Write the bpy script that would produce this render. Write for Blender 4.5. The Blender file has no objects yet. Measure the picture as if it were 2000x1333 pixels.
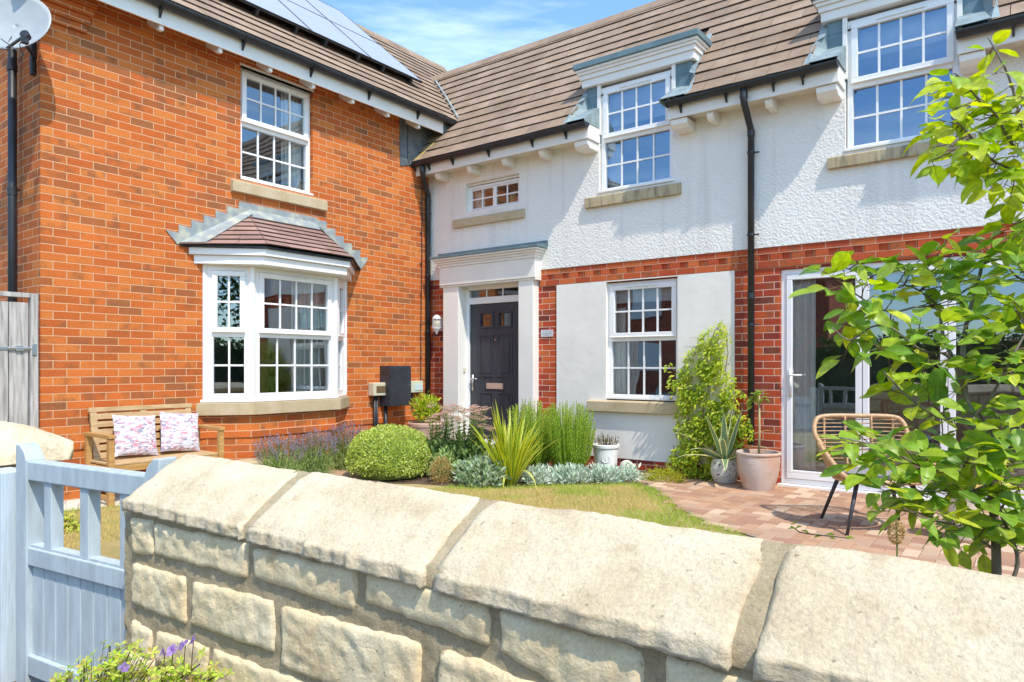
import bpy, bmesh, math, random
from mathutils import Vector, Matrix, noise
R = math.radians
sc = bpy.context.scene
COL = sc.collection
# ------------------------------------------------------------------ camera
CAM = Vector((7.134, -7.469, 1.25)); FPX = 1371.0; HCX, HCY = 1000.0, 714.0
Fd = Vector((-.602, .7985, 0)); Rd = Vector((.7985, .602, 0))
cd = bpy.data.cameras.new('camera'); cam = bpy.data.objects.new('camera', cd); COL.objects.link(cam)
cam.location = CAM; cam.rotation_euler = (R(90), 0, R(37.015))
cd.sensor_width = 36; cd.lens = 36 * FPX / 2000; cd.shift_y = .02375
cd.clip_start = .02; cd.clip_end = 1500
sc.camera = cam
# ------------------------------------------------------------------ world, sun, exposure
SE, SA = 55.0, 24.0
sdir = Vector((math.cos(R(SE)) * math.cos(R(SA)), -math.cos(R(SE)) * math.sin(R(SA)), math.sin(R(SE))))
W = bpy.data.worlds.new('World'); sc.world = W; W.use_nodes = True
nt = W.node_tree; nt.nodes.clear()
out = nt.nodes.new('ShaderNodeOutputWorld'); bg = nt.nodes.new('ShaderNodeBackground')
sky = nt.nodes.new('ShaderNodeTexSky'); sky.sky_type = 'NISHITA'; sky.sun_disc = False
sky.sun_elevation = R(SE); sky.sun_rotation = R(90 + SA); sky.air_density = 1.0; sky.dust_density = .6; sky.ozone_density = 2.0
tc = nt.nodes.new('ShaderNodeTexCoord'); mp = nt.nodes.new('ShaderNodeMapping'); mp.inputs['Scale'].default_value = (1.5, 1.5, 9)
mp.inputs['Rotation'].default_value = (R(4), R(-7), 0)
nz = nt.nodes.new('ShaderNodeTexNoise'); nz.inputs['Scale'].default_value = 1.7; nz.inputs['Detail'].default_value = 7; nz.inputs['Roughness'].default_value = .6
rp = nt.nodes.new('ShaderNodeValToRGB'); rp.color_ramp.elements[0].position = .47; rp.color_ramp.elements[1].position = .80
rp.color_ramp.elements[1].color = (.55, .55, .55, 1)
mx = nt.nodes.new('ShaderNodeMix'); mx.data_type = 'RGBA'; mx.inputs[7].default_value = (5.6, 6.2, 6.9, 1)
tint = nt.nodes.new('ShaderNodeMix'); tint.data_type = 'RGBA'; tint.blend_type = 'MULTIPLY'; tint.inputs[0].default_value = 1
tint.inputs[7].default_value = (.80, .98, 1.04, 1)
L = nt.links.new
L(tc.outputs['Generated'], mp.inputs[0]); L(mp.outputs[0], nz.inputs['Vector']); L(nz.outputs[0], rp.inputs[0])
L(sky.outputs[0], tint.inputs[6]); L(tint.outputs[2], mx.inputs[6]); L(rp.outputs[0], mx.inputs[0])
L(mx.outputs[2], bg.inputs[0]); bg.inputs[1].default_value = .15; L(bg.outputs[0], out.inputs[0])
sl = bpy.data.lights.new('sun', 'SUN'); sun = bpy.data.objects.new('sun', sl); COL.objects.link(sun)
sl.energy = 2.0; sl.angle = R(.9); sl.color = (1, .93, .82)
sun.rotation_euler = sdir.to_track_quat('Z', 'Y').to_euler(); sun.location = (6, -4, 12)
sc.view_settings.view_transform = 'Standard'; sc.view_settings.look = 'None'; sc.view_settings.gamma = 1
sc.view_settings.exposure = 1.12
sc.render.engine = 'CYCLES'
sc.cycles.max_bounces = 8; sc.cycles.transparent_max_bounces = 12

# ------------------------------------------------------------------ helpers
def ray(px, py):
    a = (px - HCX) / FPX
    return Fd + a * Rd + Vector((0, 0, (HCY - py) / FPX))
def onY(px, py, Y=0.):
    d = ray(px, py); return CAM + d * ((Y - CAM.y) / d.y)
def onX(px, py, X=0.):
    d = ray(px, py); return CAM + d * ((X - CAM.x) / d.x)
def P(px, py, t): return CAM + ray(px, py) * t
def G(px, t, z=0.):
    v = P(px, HCY, t); return Vector((v.x, v.y, z))

class MB:
    def __init__(s): s.v = []; s.f = []; s.m = []
    def add(s, vs, fs, mi=0, M=None):
        o = len(s.v)
        for v in vs: s.v.append(tuple(M @ Vector(v)) if M else tuple(v))
        for f in fs: s.f.append(tuple(i + o for i in f)); s.m.append(mi)
    def box(s, x0, x1, y0, y1, z0, z1, mi=0, M=None):
        if x0 > x1: x0, x1 = x1, x0
        if y0 > y1: y0, y1 = y1, y0
        if z0 > z1: z0, z1 = z1, z0
        s.add([(x0,y0,z0),(x1,y0,z0),(x1,y1,z0),(x0,y1,z0),(x0,y0,z1),(x1,y0,z1),(x1,y1,z1),(x0,y1,z1)],
              [(0,3,2,1),(4,5,6,7),(0,1,5,4),(1,2,6,5),(2,3,7,6),(3,0,4,7)], mi, M); return s
    def prism(s, poly, axis, a, b, mi=0, M=None):   # poly in the other two axes (order xyz minus axis), extruded a..b
        n = len(poly); vs = []
        for t in (a, b):
            for p in poly:
                q = list(p); q.insert(axis, t); vs.append(q)
        fs = [tuple(range(n))[::-1], tuple(range(n, 2*n))] + [(i, (i+1) % n, n+(i+1) % n, n+i) for i in range(n)]
        s.add(vs, fs, mi, M); return s
    def tube(s, pts, r, n=8, mi=0, M=None, cap=True):
        pts = [Vector(p) for p in pts]; k = len(pts)
        rs = r if isinstance(r, (list, tuple)) else [r]*k
        vs = []; up = None
        for i, p in enumerate(pts):
            d = (pts[min(i+1, k-1)] - pts[max(i-1, 0)])
            if d.length < 1e-9: d = Vector((0,0,1))
            d.normalize()
            if up is None: up = Vector((0,0,1)) if abs(d.z) < .9 else Vector((1,0,0))
            a = d.cross(up)
            if a.length < 1e-6: a = d.cross(Vector((1,0,0)))
            a.normalize(); b = a.cross(d).normalized(); up = b
            for j in range(n):
                t = 2*math.pi*j/n; vs.append(p + (a*math.cos(t) + b*math.sin(t))*rs[i])
        fs = [(i*n+j, i*n+(j+1) % n, (i+1)*n+(j+1) % n, (i+1)*n+j) for i in range(k-1) for j in range(n)]
        if cap: fs += [tuple(range(n))[::-1], tuple(range((k-1)*n, k*n))]
        s.add(vs, fs, mi, M); return s
    def lathe(s, prof, c, n=32, mi=0, wob=0, cap=True):   # prof (r,z)
        vs = []
        for k, (r, z) in enumerate(prof):
            for j in range(n):
                t = 2*math.pi*j/n
                w = 1 + (noise.noise(Vector((math.cos(t)*2, math.sin(t)*2, z*9)))*wob if wob else 0)
                vs.append((c[0]+r*w*math.cos(t), c[1]+r*w*math.sin(t), c[2]+z))
        fs = [(i*n+j, i*n+(j+1) % n, (i+1)*n+(j+1) % n, (i+1)*n+j) for i in range(len(prof)-1) for j in range(n)]
        if cap: fs += [tuple(range(n))[::-1], tuple(range((len(prof)-1)*n, len(prof)*n))]
        s.add(vs, fs, mi); return s
    def grid(s, fn, nu, nv, mi=0):
        vs = [fn(i/nu, j/nv) for j in range(nv+1) for i in range(nu+1)]
        fs = [(j*(nu+1)+i, j*(nu+1)+i+1, (j+1)*(nu+1)+i+1, (j+1)*(nu+1)+i) for j in range(nv) for i in range(nu)]
        s.add(vs, fs, mi); return s
    def build(s, name, mats, parent=None, smooth=False, bevel=0, seg=2, fixn=False):
        me = bpy.data.meshes.new(name); me.from_pydata(s.v, [], s.f)
        mats = mats if isinstance(mats, (list, tuple)) else [mats]
        for m in mats: me.materials.append(m)
        if len(mats) > 1: me.polygons.foreach_set('material_index', s.m)
        if smooth: me.polygons.foreach_set('use_smooth', [True]*len(me.polygons))
        me.update()
        if fixn:
            b = bmesh.new(); b.from_mesh(me); bmesh.ops.recalc_face_normals(b, faces=b.faces); b.to_mesh(me); b.free()
        o = bpy.data.objects.new(name, me); COL.objects.link(o)
        if parent: o.parent = parent
        if bevel:
            md = o.modifiers.new('bevel', 'BEVEL'); md.width = bevel; md.segments = seg; md.limit_method = 'ANGLE'; md.angle_limit = R(40)
            md.harden_normals = False
        return o
def tag(o, label=None, cat=None, group=None, kind=None):
    if label: o['label'] = label
    if cat: o['category'] = cat
    if group: o['group'] = group
    if kind: o['kind'] = kind
    return o
def thing(name, label, cat, loc=(0,0,0), group=None):
    o = bpy.data.objects.new(name, None); COL.objects.link(o); o.location = loc; o.empty_display_size = .1
    return tag(o, label, cat, group)
def att(o, par):   # parent keeping world-space vertices
    o.parent = par; o.matrix_parent_inverse = Matrix.Translation(par.location).inverted(); return o
def fbm(p, oct=4): return noise.fractal(p, 1.0, 2.0, oct)

# ------------------------------------------------------------------ materials
def mat(name, col=(.5,.5,.5), rough=.6, var=.0, scale=8, bump=0, bscale=60, metal=0, spec=.5, col2=None, coords='Object', stretch=None, detail=5, ramp=(.35,.65)):
    m = bpy.data.materials.new(name); m.use_nodes = True; n = m.node_tree.nodes; l = m.node_tree.links.new
    b = n['Principled BSDF']; b.inputs['Roughness'].default_value = rough; b.inputs['Metallic'].default_value = metal
    b.inputs['Specular IOR Level'].default_value = spec
    t = n.new('ShaderNodeTexCoord'); src = t.outputs[coords]
    if stretch:
        mpn = n.new('ShaderNodeMapping'); mpn.inputs['Scale'].default_value = stretch; l(src, mpn.inputs[0]); src = mpn.outputs[0]
    c = (*col, 1)
    if var or col2:
        z = n.new('ShaderNodeTexNoise'); z.inputs['Scale'].default_value = scale; z.inputs['Detail'].default_value = detail; l(src, z.inputs['Vector'])
        r = n.new('ShaderNodeValToRGB'); r.color_ramp.elements[0].position = ramp[0]; r.color_ramp.elements[1].position = ramp[1]
        c2 = (*col2, 1) if col2 else tuple(min(1, x*(1+var)) for x in col) + (1,)
        c1 = c if col2 else tuple(x*(1-var) for x in col) + (1,)
        r.color_ramp.elements[0].color = c1; r.color_ramp.elements[1].color = c2
        l(z.outputs[0], r.inputs[0]); l(r.outputs[0], b.inputs['Base Color'])
    else: b.inputs['Base Color'].default_value = c
    if bump:
        z2 = n.new('ShaderNodeTexNoise'); z2.inputs['Scale'].default_value = bscale; z2.inputs['Detail'].default_value = 4; l(src, z2.inputs['Vector'])
        bp = n.new('ShaderNodeBump'); bp.inputs['Distance'].default_value = bump; bp.inputs['Strength'].default_value = 1
        l(z2.outputs[0], bp.inputs['Height']); l(bp.outputs[0], b.inputs['Normal'])
    return m
def wallcoords(n, l, off=(0,0)):
    t = n.new('ShaderNodeTexCoord'); g = n.new('ShaderNodeNewGeometry')
    s = n.new('ShaderNodeSeparateXYZ'); l(t.outputs['Object'], s.inputs[0])
    sn = n.new('ShaderNodeSeparateXYZ'); l(g.outputs['True Normal'], sn.inputs[0])
    a = n.new('ShaderNodeMath'); a.operation = 'ABSOLUTE'; l(sn.outputs[0], a.inputs[0])
    gt = n.new('ShaderNodeMath'); gt.operation = 'GREATER_THAN'; gt.inputs[1].default_value = .55; l(a.outputs[0], gt.inputs[0])
    m = n.new('ShaderNodeMix'); m.data_type = 'FLOAT'; l(gt.outputs[0], m.inputs[0]); l(s.outputs[0], m.inputs[2]); l(s.outputs[1], m.inputs[3])
    c = n.new('ShaderNodeCombineXYZ'); l(m.outputs[0], c.inputs[0]); l(s.outputs[2], c.inputs[1])
    ad = n.new('ShaderNodeVectorMath'); ad.operation = 'ADD'; l(c.outputs[0], ad.inputs[0]); ad.inputs[1].default_value = (off[0]+50*.225, off[1]+40*.075, 0)
    return ad.outputs[0]
def brick_mat(name, mortar=(.68,.38,.21), off=(0,0), stops=None, band=False):
    m = bpy.data.materials.new(name); m.use_nodes = True; n = m.node_tree.nodes; l = m.node_tree.links.new
    b = n['Principled BSDF']; b.inputs['Roughness'].default_value = .82; b.inputs['Specular IOR Level'].default_value = .25
    v = wallcoords(n, l, off)
    # slight waviness of the joints
    wz = n.new('ShaderNodeTexNoise'); wz.inputs['Scale'].default_value = 25; wz.inputs['Detail'].default_value = 2; l(v, wz.inputs['Vector'])
    ws = n.new('ShaderNodeVectorMath'); ws.operation = 'SCALE'; ws.inputs['Scale'].default_value = .005; l(wz.outputs['Color'], ws.inputs[0])
    wa = n.new('ShaderNodeVectorMath'); wa.operation = 'ADD'; l(v, wa.inputs[0]); l(ws.outputs[0], wa.inputs[1])
    def br(seed):
        t = n.new('ShaderNodeTexBrick'); t.offset = .5; t.inputs['Scale'].default_value = 1; t.inputs['Brick Width'].default_value = .225
        t.inputs['Row Height'].default_value = .075; t.inputs['Mortar Size'].default_value = .0050; t.inputs['Mortar Smooth'].default_value = .25
        t.inputs['Color1'].default_value = (0,0,0,1); t.inputs['Color2'].default_value = (1,1,1,1); t.inputs['Mortar'].default_value = (.5,.5,.5,1); t.inputs['Bias'].default_value = 0
        a = n.new('ShaderNodeVectorMath'); a.operation = 'ADD'; a.inputs[1].default_value = (seed*.225*37, seed*.075*58, 0); l(wa.outputs[0], a.inputs[0]); l(a.outputs[0], t.inputs['Vector']); return t
    t1 = br(0); t2 = br(1)
    r = n.new('ShaderNodeValToRGB'); e = r.color_ramp.elements
    st = stops or [(0,(.34,.125,.045)),(.05,(.38,.12,.038)),(.15,(.50,.115,.027)),(.45,(.57,.135,.028)),(.7,(.62,.16,.033)),(1,(.65,.20,.045))]
    e[0].position = 0; e[0].color = (*st[0][1],1); e[1].position = 1; e[1].color = (*st[-1][1],1)
    for p, c in st[1:-1]: x = e.new(p); x.color = (*c,1)
    l(t1.outputs['Color'], r.inputs[0])
    # dark smudge at the ends of some bricks
    z = n.new('ShaderNodeTexNoise'); z.inputs['Scale'].default_value = 9; z.inputs['Detail'].default_value = 3; l(v, z.inputs['Vector'])
    zr = n.new('ShaderNodeMapRange'); zr.inputs[1].default_value = .44; zr.inputs[2].default_value = .66; l(z.outputs[0], zr.inputs[0])
    t2r = n.new('ShaderNodeMapRange'); t2r.inputs[1].default_value = .45; t2r.inputs[2].default_value = .8; l(t2.outputs['Color'], t2r.inputs[0])
    mm = n.new('ShaderNodeMath'); mm.operation = 'MULTIPLY'; l(zr.outputs[0], mm.inputs[0]); l(t2r.outputs[0], mm.inputs[1])
    m2 = n.new('ShaderNodeMath'); m2.operation = 'MULTIPLY'; m2.inputs[1].default_value = .75; l(mm.outputs[0], m2.inputs[0])
    sm = n.new('ShaderNodeMix'); sm.data_type = 'RGBA'; sm.inputs[7].default_value = (.24,.10,.045,1); l(m2.outputs[0], sm.inputs[0]); l(r.outputs[0], sm.inputs[6])
    # fine grain
    f = n.new('ShaderNodeTexNoise'); f.inputs['Scale'].default_value = 90; f.inputs['Detail'].default_value = 4; l(v, f.inputs['Vector'])
    fr = n.new('ShaderNodeMapRange'); fr.inputs[1].default_value = .3; fr.inputs[2].default_value = .7; fr.inputs[3].default_value = .78; fr.inputs[4].default_value = 1.18; l(f.outputs[0], fr.inputs[0])
    bgn = n.new('ShaderNodeTexNoise'); bgn.inputs['Scale'].default_value = 1.4; bgn.inputs['Detail'].default_value = 7; bgn.inputs['Roughness'].default_value = .65; l(v, bgn.inputs['Vector'])
    bgr = n.new('ShaderNodeMapRange'); bgr.inputs[1].default_value = .3; bgr.inputs[2].default_value = .7; bgr.inputs[3].default_value = .86; bgr.inputs[4].default_value = 1.1; l(bgn.outputs[0], bgr.inputs[0])
    bgm = n.new('ShaderNodeMath'); bgm.operation = 'MULTIPLY'; l(fr.outputs[0], bgm.inputs[0]); l(bgr.outputs[0], bgm.inputs[1]); fr = bgm
    fm = n.new('ShaderNodeVectorMath'); fm.operation = 'SCALE'; l(sm.outputs[2], fm.inputs[0]); l(fr.outputs[0], fm.inputs['Scale'])
    mo = n.new('ShaderNodeMix'); mo.data_type = 'RGBA'; mo.inputs[7].default_value = (*mortar,1)
    l(t1.outputs['Fac'], mo.inputs[0]); l(fm.outputs[0], mo.inputs[6]); l(mo.outputs[2], b.inputs['Base Color'])
    h = n.new('ShaderNodeMath'); h.operation = 'MULTIPLY_ADD'; h.inputs[1].default_value = -1.0; l(t1.outputs['Fac'], h.inputs[0])
    h2 = n.new('ShaderNodeMath'); h2.operation = 'MULTIPLY'; h2.inputs[1].default_value = .35; l(f.outputs[0], h2.inputs[0]); l(h2.outputs[0], h.inputs[2])
    bp = n.new('ShaderNodeBump'); bp.inputs['Distance'].default_value = .006; bp.inputs['Strength'].default_value = .8; l(h.outputs[0], bp.inputs['Height']); l(bp.outputs[0], b.inputs['Normal'])
    return m
M = {}
M['brick'] = brick_mat('orange_red_brick', off=(0.06, -.47+.3))
M['brick2'] = brick_mat('pillar_brick', mortar=(.70,.44,.33), off=(.03, -.47+.3), stops=[(0,(.16,.04,.03)),(.15,(.30,.05,.03)),(.45,(.50,.07,.025)),(.8,(.58,.10,.03)),(1,(.62,.15,.04))])
def rough_mat():
    m = bpy.data.materials.new('white_roughcast'); m.use_nodes = True; n = m.node_tree.nodes; l = m.node_tree.links.new
    b = n['Principled BSDF']; b.inputs['Roughness'].default_value = .9; b.inputs['Specular IOR Level'].default_value = .2
    t = n.new('ShaderNodeTexCoord')
    v = n.new('ShaderNodeTexVoronoi'); v.feature = 'SMOOTH_F1'; v.inputs['Scale'].default_value = 38; v.inputs['Smoothness'].default_value = .6
    z = n.new('ShaderNodeTexNoise'); z.inputs['Scale'].default_value = 55; z.inputs['Detail'].default_value = 3; l(t.outputs['Object'], z.inputs['Vector'])
    dz = n.new('ShaderNodeTexNoise'); dz.inputs['Scale'].default_value = 9; l(t.outputs['Object'], dz.inputs['Vector'])
    mxx = n.new('ShaderNodeVectorMath'); mxx.operation = 'MULTIPLY_ADD'; mxx.inputs[1].default_value = (.04,.04,.04); l(dz.outputs['Color'], mxx.inputs[0]); l(t.outputs['Object'], mxx.inputs[2]); l(mxx.outputs[0], v.inputs['Vector'])
    a = n.new('ShaderNodeMath'); a.operation = 'MULTIPLY_ADD'; a.inputs[1].default_value = -1.1; l(v.outputs['Distance'], a.inputs[0]); l(z.outputs[0], a.inputs[2])
    bp = n.new('ShaderNodeBump'); bp.inputs['Distance'].default_value = .008; bp.inputs['Strength'].default_value = .55; l(a.outputs[0], bp.inputs['Height']); l(bp.outputs[0], b.inputs['Normal'])
    z3 = n.new('ShaderNodeTexNoise'); z3.inputs['Scale'].default_value = 1.3; z3.inputs['Detail'].default_value = 6; l(t.outputs['Object'], z3.inputs['Vector'])
    r = n.new('ShaderNodeValToRGB'); r.color_ramp.elements[0].position = .3; r.color_ramp.elements[0].color = (.80,.765,.71,1); r.color_ramp.elements[1].position = .65; r.color_ramp.elements[1].color = (.86,.825,.77,1)
    l(z3.outputs[0], r.inputs[0])
    mq = n.new('ShaderNodeMapping'); mq.inputs['Scale'].default_value = (7,7,.5); l(t.outputs['Object'], mq.inputs[0])
    zq = n.new('ShaderNodeTexNoise'); zq.inputs['Scale'].default_value = 1; zq.inputs['Detail'].default_value = 5; l(mq.outputs[0], zq.inputs['Vector'])
    rq = n.new('ShaderNodeMapRange'); rq.inputs[1].default_value = .52; rq.inputs[2].default_value = .75; rq.inputs[3].default_value = 1; rq.inputs[4].default_value = .86; l(zq.outputs[0], rq.inputs[0])
    vq = n.new('ShaderNodeVectorMath'); vq.operation = 'SCALE'; l(r.outputs[0], vq.inputs[0]); l(rq.outputs[0], vq.inputs['Scale']); l(vq.outputs[0], b.inputs['Base Color']); return m
M['rough'] = rough_mat()
M['render'] = mat('smooth_white_render', (.82,.78,.71), .88, var=.05, scale=3.2, bump=.004, bscale=9, detail=9, ramp=(.3,.7))
M['upvc'] = mat('white_upvc', (.86,.84,.82), .28, var=.02, scale=5, spec=.5)
M['paint'] = mat('white_painted_timber', (.84,.80,.74), .5, var=.03, scale=4)
M['soffit'] = mat('cream_painted_soffit', (.74,.70,.62), .6, var=.08, scale=5)
M['black'] = mat('black_plastic', (.022,.024,.028), .42, var=.3, scale=6)
M['lead'] = mat('grey_lead', (.13,.15,.16), .55, var=.25, scale=6, bump=.003, bscale=14, spec=.5)
M['leadblue'] = mat('blue_grey_lead', (.13,.20,.225), .5, var=.15, scale=5, bump=.002, bscale=12)
M['leadpale'] = mat('weathered_pale_lead', (.27,.30,.31), .6, col2=(.47,.47,.37), scale=9, bump=.003, bscale=20, ramp=(.45,.7))
M['door'] = mat('anthracite_door', (.045,.045,.058), .45, var=.15, scale=20, bump=.0006, bscale=160, stretch=(1,1,.1))
M['metal'] = mat('brushed_steel', (.62,.60,.58), .28, metal=1)
M['brass'] = mat('pinkish_letter_plate', (.80,.62,.52), .3, metal=.6)
M['dark'] = mat('dark_interior', (.045,.042,.04), .9)
M['interior'] = mat('room_wall', (.30,.26,.23), .9, var=.3, scale=2)
M['dglaze'] = mat('dark_vent', (.03,.03,.03), .5)
def stone_mat(name, a, b_, c, sc1=4, bump=.004, bs=55, stain=None, fine=140):
    m = bpy.data.materials.new(name); m.use_nodes = True; n = m.node_tree.nodes; l = m.node_tree.links.new
    b = n['Principled BSDF']; b.inputs['Roughness'].default_value = .9; b.inputs['Specular IOR Level'].default_value = .2
    t = n.new('ShaderNodeTexCoord'); o = t.outputs['Object']
    z = n.new('ShaderNodeTexNoise'); z.inputs['Scale'].default_value = sc1; z.inputs['Detail'].default_value = 8; z.inputs['Roughness'].default_value = .65; l(o, z.inputs['Vector'])
    r = n.new('ShaderNodeValToRGB'); e = r.color_ramp.elements; e[0].position = .3; e[0].color = (*a,1); e[1].position = .72; e[1].color = (*c,1); x = e.new(.5); x.color = (*b_,1)
    l(z.outputs[0], r.inputs[0])
    g = n.new('ShaderNodeNewGeometry'); rv = n.new('ShaderNodeMapRange'); rv.inputs[3].default_value = .84; rv.inputs[4].default_value = 1.1; l(g.outputs['Random Per Island'], rv.inputs[0])
    f = n.new('ShaderNodeTexNoise'); f.inputs['Scale'].default_value = fine; f.inputs['Detail'].default_value = 5; l(o, f.inputs['Vector'])
    fr = n.new('ShaderNodeMapRange'); fr.inputs[1].default_value = .3; fr.inputs[2].default_value = .7; fr.inputs[3].default_value = .86; fr.inputs[4].default_value = 1.1; l(f.outputs[0], fr.inputs[0])
    mu = n.new('ShaderNodeMath'); mu.operation = 'MULTIPLY'; l(rv.outputs[0], mu.inputs[0]); l(fr.outputs[0], mu.inputs[1])
    s = n.new('ShaderNodeVectorMath'); s.operation = 'SCALE'; l(r.outputs[0], s.inputs[0]); l(mu.outputs[0], s.inputs['Scale'])
    last = s.outputs[0]
    pt = n.new('ShaderNodeTexNoise'); pt.inputs['Scale'].default_value = fine*.45; pt.inputs['Detail'].default_value = 2; l(o, pt.inputs['Vector'])
    pr = n.new('ShaderNodeMapRange'); pr.inputs[1].default_value = .68; pr.inputs[2].default_value = .76; pr.inputs[3].default_value = 1; pr.inputs[4].default_value = .55; l(pt.outputs[0], pr.inputs[0])
    ps = n.new('ShaderNodeVectorMath'); ps.operation = 'SCALE'; l(last, ps.inputs[0]); l(pr.outputs[0], ps.inputs['Scale']); last = ps.outputs[0]
    if stain:
        mp_ = n.new('ShaderNodeMapping'); mp_.inputs['Scale'].default_value = stain[1]; l(o, mp_.inputs[0])
        z4 = n.new('ShaderNodeTexNoise'); z4.inputs['Scale'].default_value = 1; z4.inputs['Detail'].default_value = 6; l(mp_.outputs[0], z4.inputs['Vector'])
        r4 = n.new('ShaderNodeMapRange'); r4.inputs[1].default_value = stain[2]; r4.inputs[2].default_value = stain[3]; r4.inputs[4].default_value = .8; l(z4.outputs[0], r4.inputs[0])
        mm = n.new('ShaderNodeMix'); mm.data_type = 'RGBA'; mm.inputs[7].default_value = (*stain[0],1); l(r4.outputs[0], mm.inputs[0]); l(last, mm.inputs[6]); last = mm.outputs[2]
    l(last, b.inputs['Base Color'])
    if bump:
        z2 = n.new('ShaderNodeTexNoise'); z2.inputs['Scale'].default_value = bs; z2.inputs['Detail'].default_value = 8; z2.inputs['Roughness'].default_value = .7; l(o, z2.inputs['Vector'])
        bp = n.new('ShaderNodeBump'); bp.inputs['Distance'].default_value = bump; l(z2.outputs[0], bp.inputs['Height']); l(bp.outputs[0], b.inputs['Normal'])
    return m
M['coping'] = stone_mat('pale_sandstone_coping', (.62,.48,.30), (.77,.63,.425), (.83,.71,.52), 5, .008, 55, stain=((.50,.37,.21),(11,11,18),.62,.8))
M['wstone'] = stone_mat('buff_sandstone', (.78,.58,.31), (.90,.72,.44), (.92,.79,.55), 5, .006, 45, stain=((.58,.36,.16),(6,6,9),.64,.82))
M['mortar'] = stone_mat('tan_lime_mortar', (.42,.32,.185), (.51,.40,.245), (.60,.48,.31), 14, .006, 130)
M['sill'] = stone_mat('buff_cast_stone', (.50,.38,.22), (.58,.46,.29), (.63,.52,.35), 5, .001, 90)
M['sillstain'] = stone_mat('stained_buff_stone', (.46,.36,.21), (.55,.44,.28), (.60,.50,.34), 5, .001, 90, stain=((.16,.14,.10),(22,3,3),.48,.72))
def tile_mat(name, c1, c2, c3):
    m = stone_mat(name, c1, c2, c3, 3, .0015, 150, stain=((.24,.18,.13),(2.5,2.5,2.5),.6,.8)); return m
M['tile'] = tile_mat('brown_concrete_tile', (.27,.185,.125), (.335,.235,.165), (.40,.29,.21))
M['tilegap'] = mat('tile_shadow_edge', (.085,.05,.035), .9, var=.3, scale=30)  # tile tails: mossy brown, with the shadow gap under each course painted in
M['tilered'] = tile_mat('plum_clay_tile', (.30,.18,.145), (.355,.22,.18), (.41,.27,.22))
M['timber'] = mat('oiled_teak', (.42,.21,.06), .55, col2=(.58,.34,.12), scale=6, stretch=(9,1,9), bump=.0008, bscale=30)
M['timber2'] = mat('sun_bleached_teak', (.44,.27,.12), .65, col2=(.60,.42,.22), scale=6, stretch=(9,1,9), bump=.0008, bscale=30)
M['greywood'] = mat('weathered_grey_boards', (.30,.27,.245), .85, col2=(.56,.52,.475), scale=5, stretch=(3,9,.7), bump=.003, bscale=14)
M['gateblue'] = mat('pale_blue_gate_paint', (.49,.56,.585), .5, var=.10, scale=7, bump=.0018, bscale=22, stretch=(4,4,.8))
M['postblue'] = mat('pale_blue_post_paint', (.56,.65,.70), .45, var=.06, scale=6, bump=.0035, bscale=10, stretch=(8,8,.8))
M['soil'] = mat('dry_soil', (.12,.075,.045), 1, var=.35, scale=18, bump=.02, bscale=40)
M['pot'] = mat('faded_terracotta', (.50,.27,.17), .8, col2=(.58,.44,.36), scale=3, bump=.002, bscale=25, ramp=(.4,.62))
M['pot2'] = mat('ribbed_pale_terracotta', (.53,.33,.23), .8, col2=(.60,.50,.43), scale=4, ramp=(.35,.6))
M['potwhite'] = mat('off_white_pot', (.84,.82,.78), .6, var=.04, scale=8)
M['speck'] = mat('speckled_white_pot', (.60,.62,.56), .7, col2=(.06,.055,.05), scale=45, detail=6, ramp=(.60,.64), bump=.003, bscale=30)
M['beige'] = mat('marbled_beige_glaze', (.50,.40,.27), .35, col2=(.68,.60,.48), scale=6, stretch=(1,1,.4))
M['rattan'] = mat('honey_rattan', (.47,.26,.12), .45, col2=(.60,.38,.20), scale=40)
M['legmetal'] = mat('charcoal_leg', (.05,.05,.058), .45)
M['cushion'] = mat('grey_cushion', (.27,.25,.25), .9, var=.12, scale=60, bump=.001, bscale=200)
M['cushdark'] = mat('dark_grey_cushion_edge', (.09,.085,.09), .9)
M['curtain'] = mat('cream_curtain', (.85,.82,.74), .9, var=.05, scale=6)
M['blind'] = mat('pale_blind', (.62,.62,.60), .9)
M['meterblack'] = mat('black_meter_box', (.035,.038,.048), .4, var=.2, scale=12)
M['cream'] = mat('cream_plastic', (.62,.58,.42), .45)
M['lightgreen'] = mat('pale_green_plastic', (.58,.62,.47), .45)
M['dish'] = mat('light_grey_dish', (.36,.38,.39), .45, var=.06, scale=6)
M['white'] = mat('white_gloss', (.80,.80,.80), .3)
M['frost'] = mat('lamp_glass', (.66,.58,.42), .3)
M['slate'] = mat('brushed_sign_plate', (.52,.52,.54), .5, var=.05, scale=30)
M['ink'] = mat('sign_ink', (.12,.12,.13), .7)
M['lichen'] = mat('yellow_lichen', (.50,.36,.06), .95, col2=(.40,.31,.20), scale=25)
M['greyvent'] = mat('trickle_vent', (.78,.78,.75), .5)
M['solar'] = None
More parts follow.
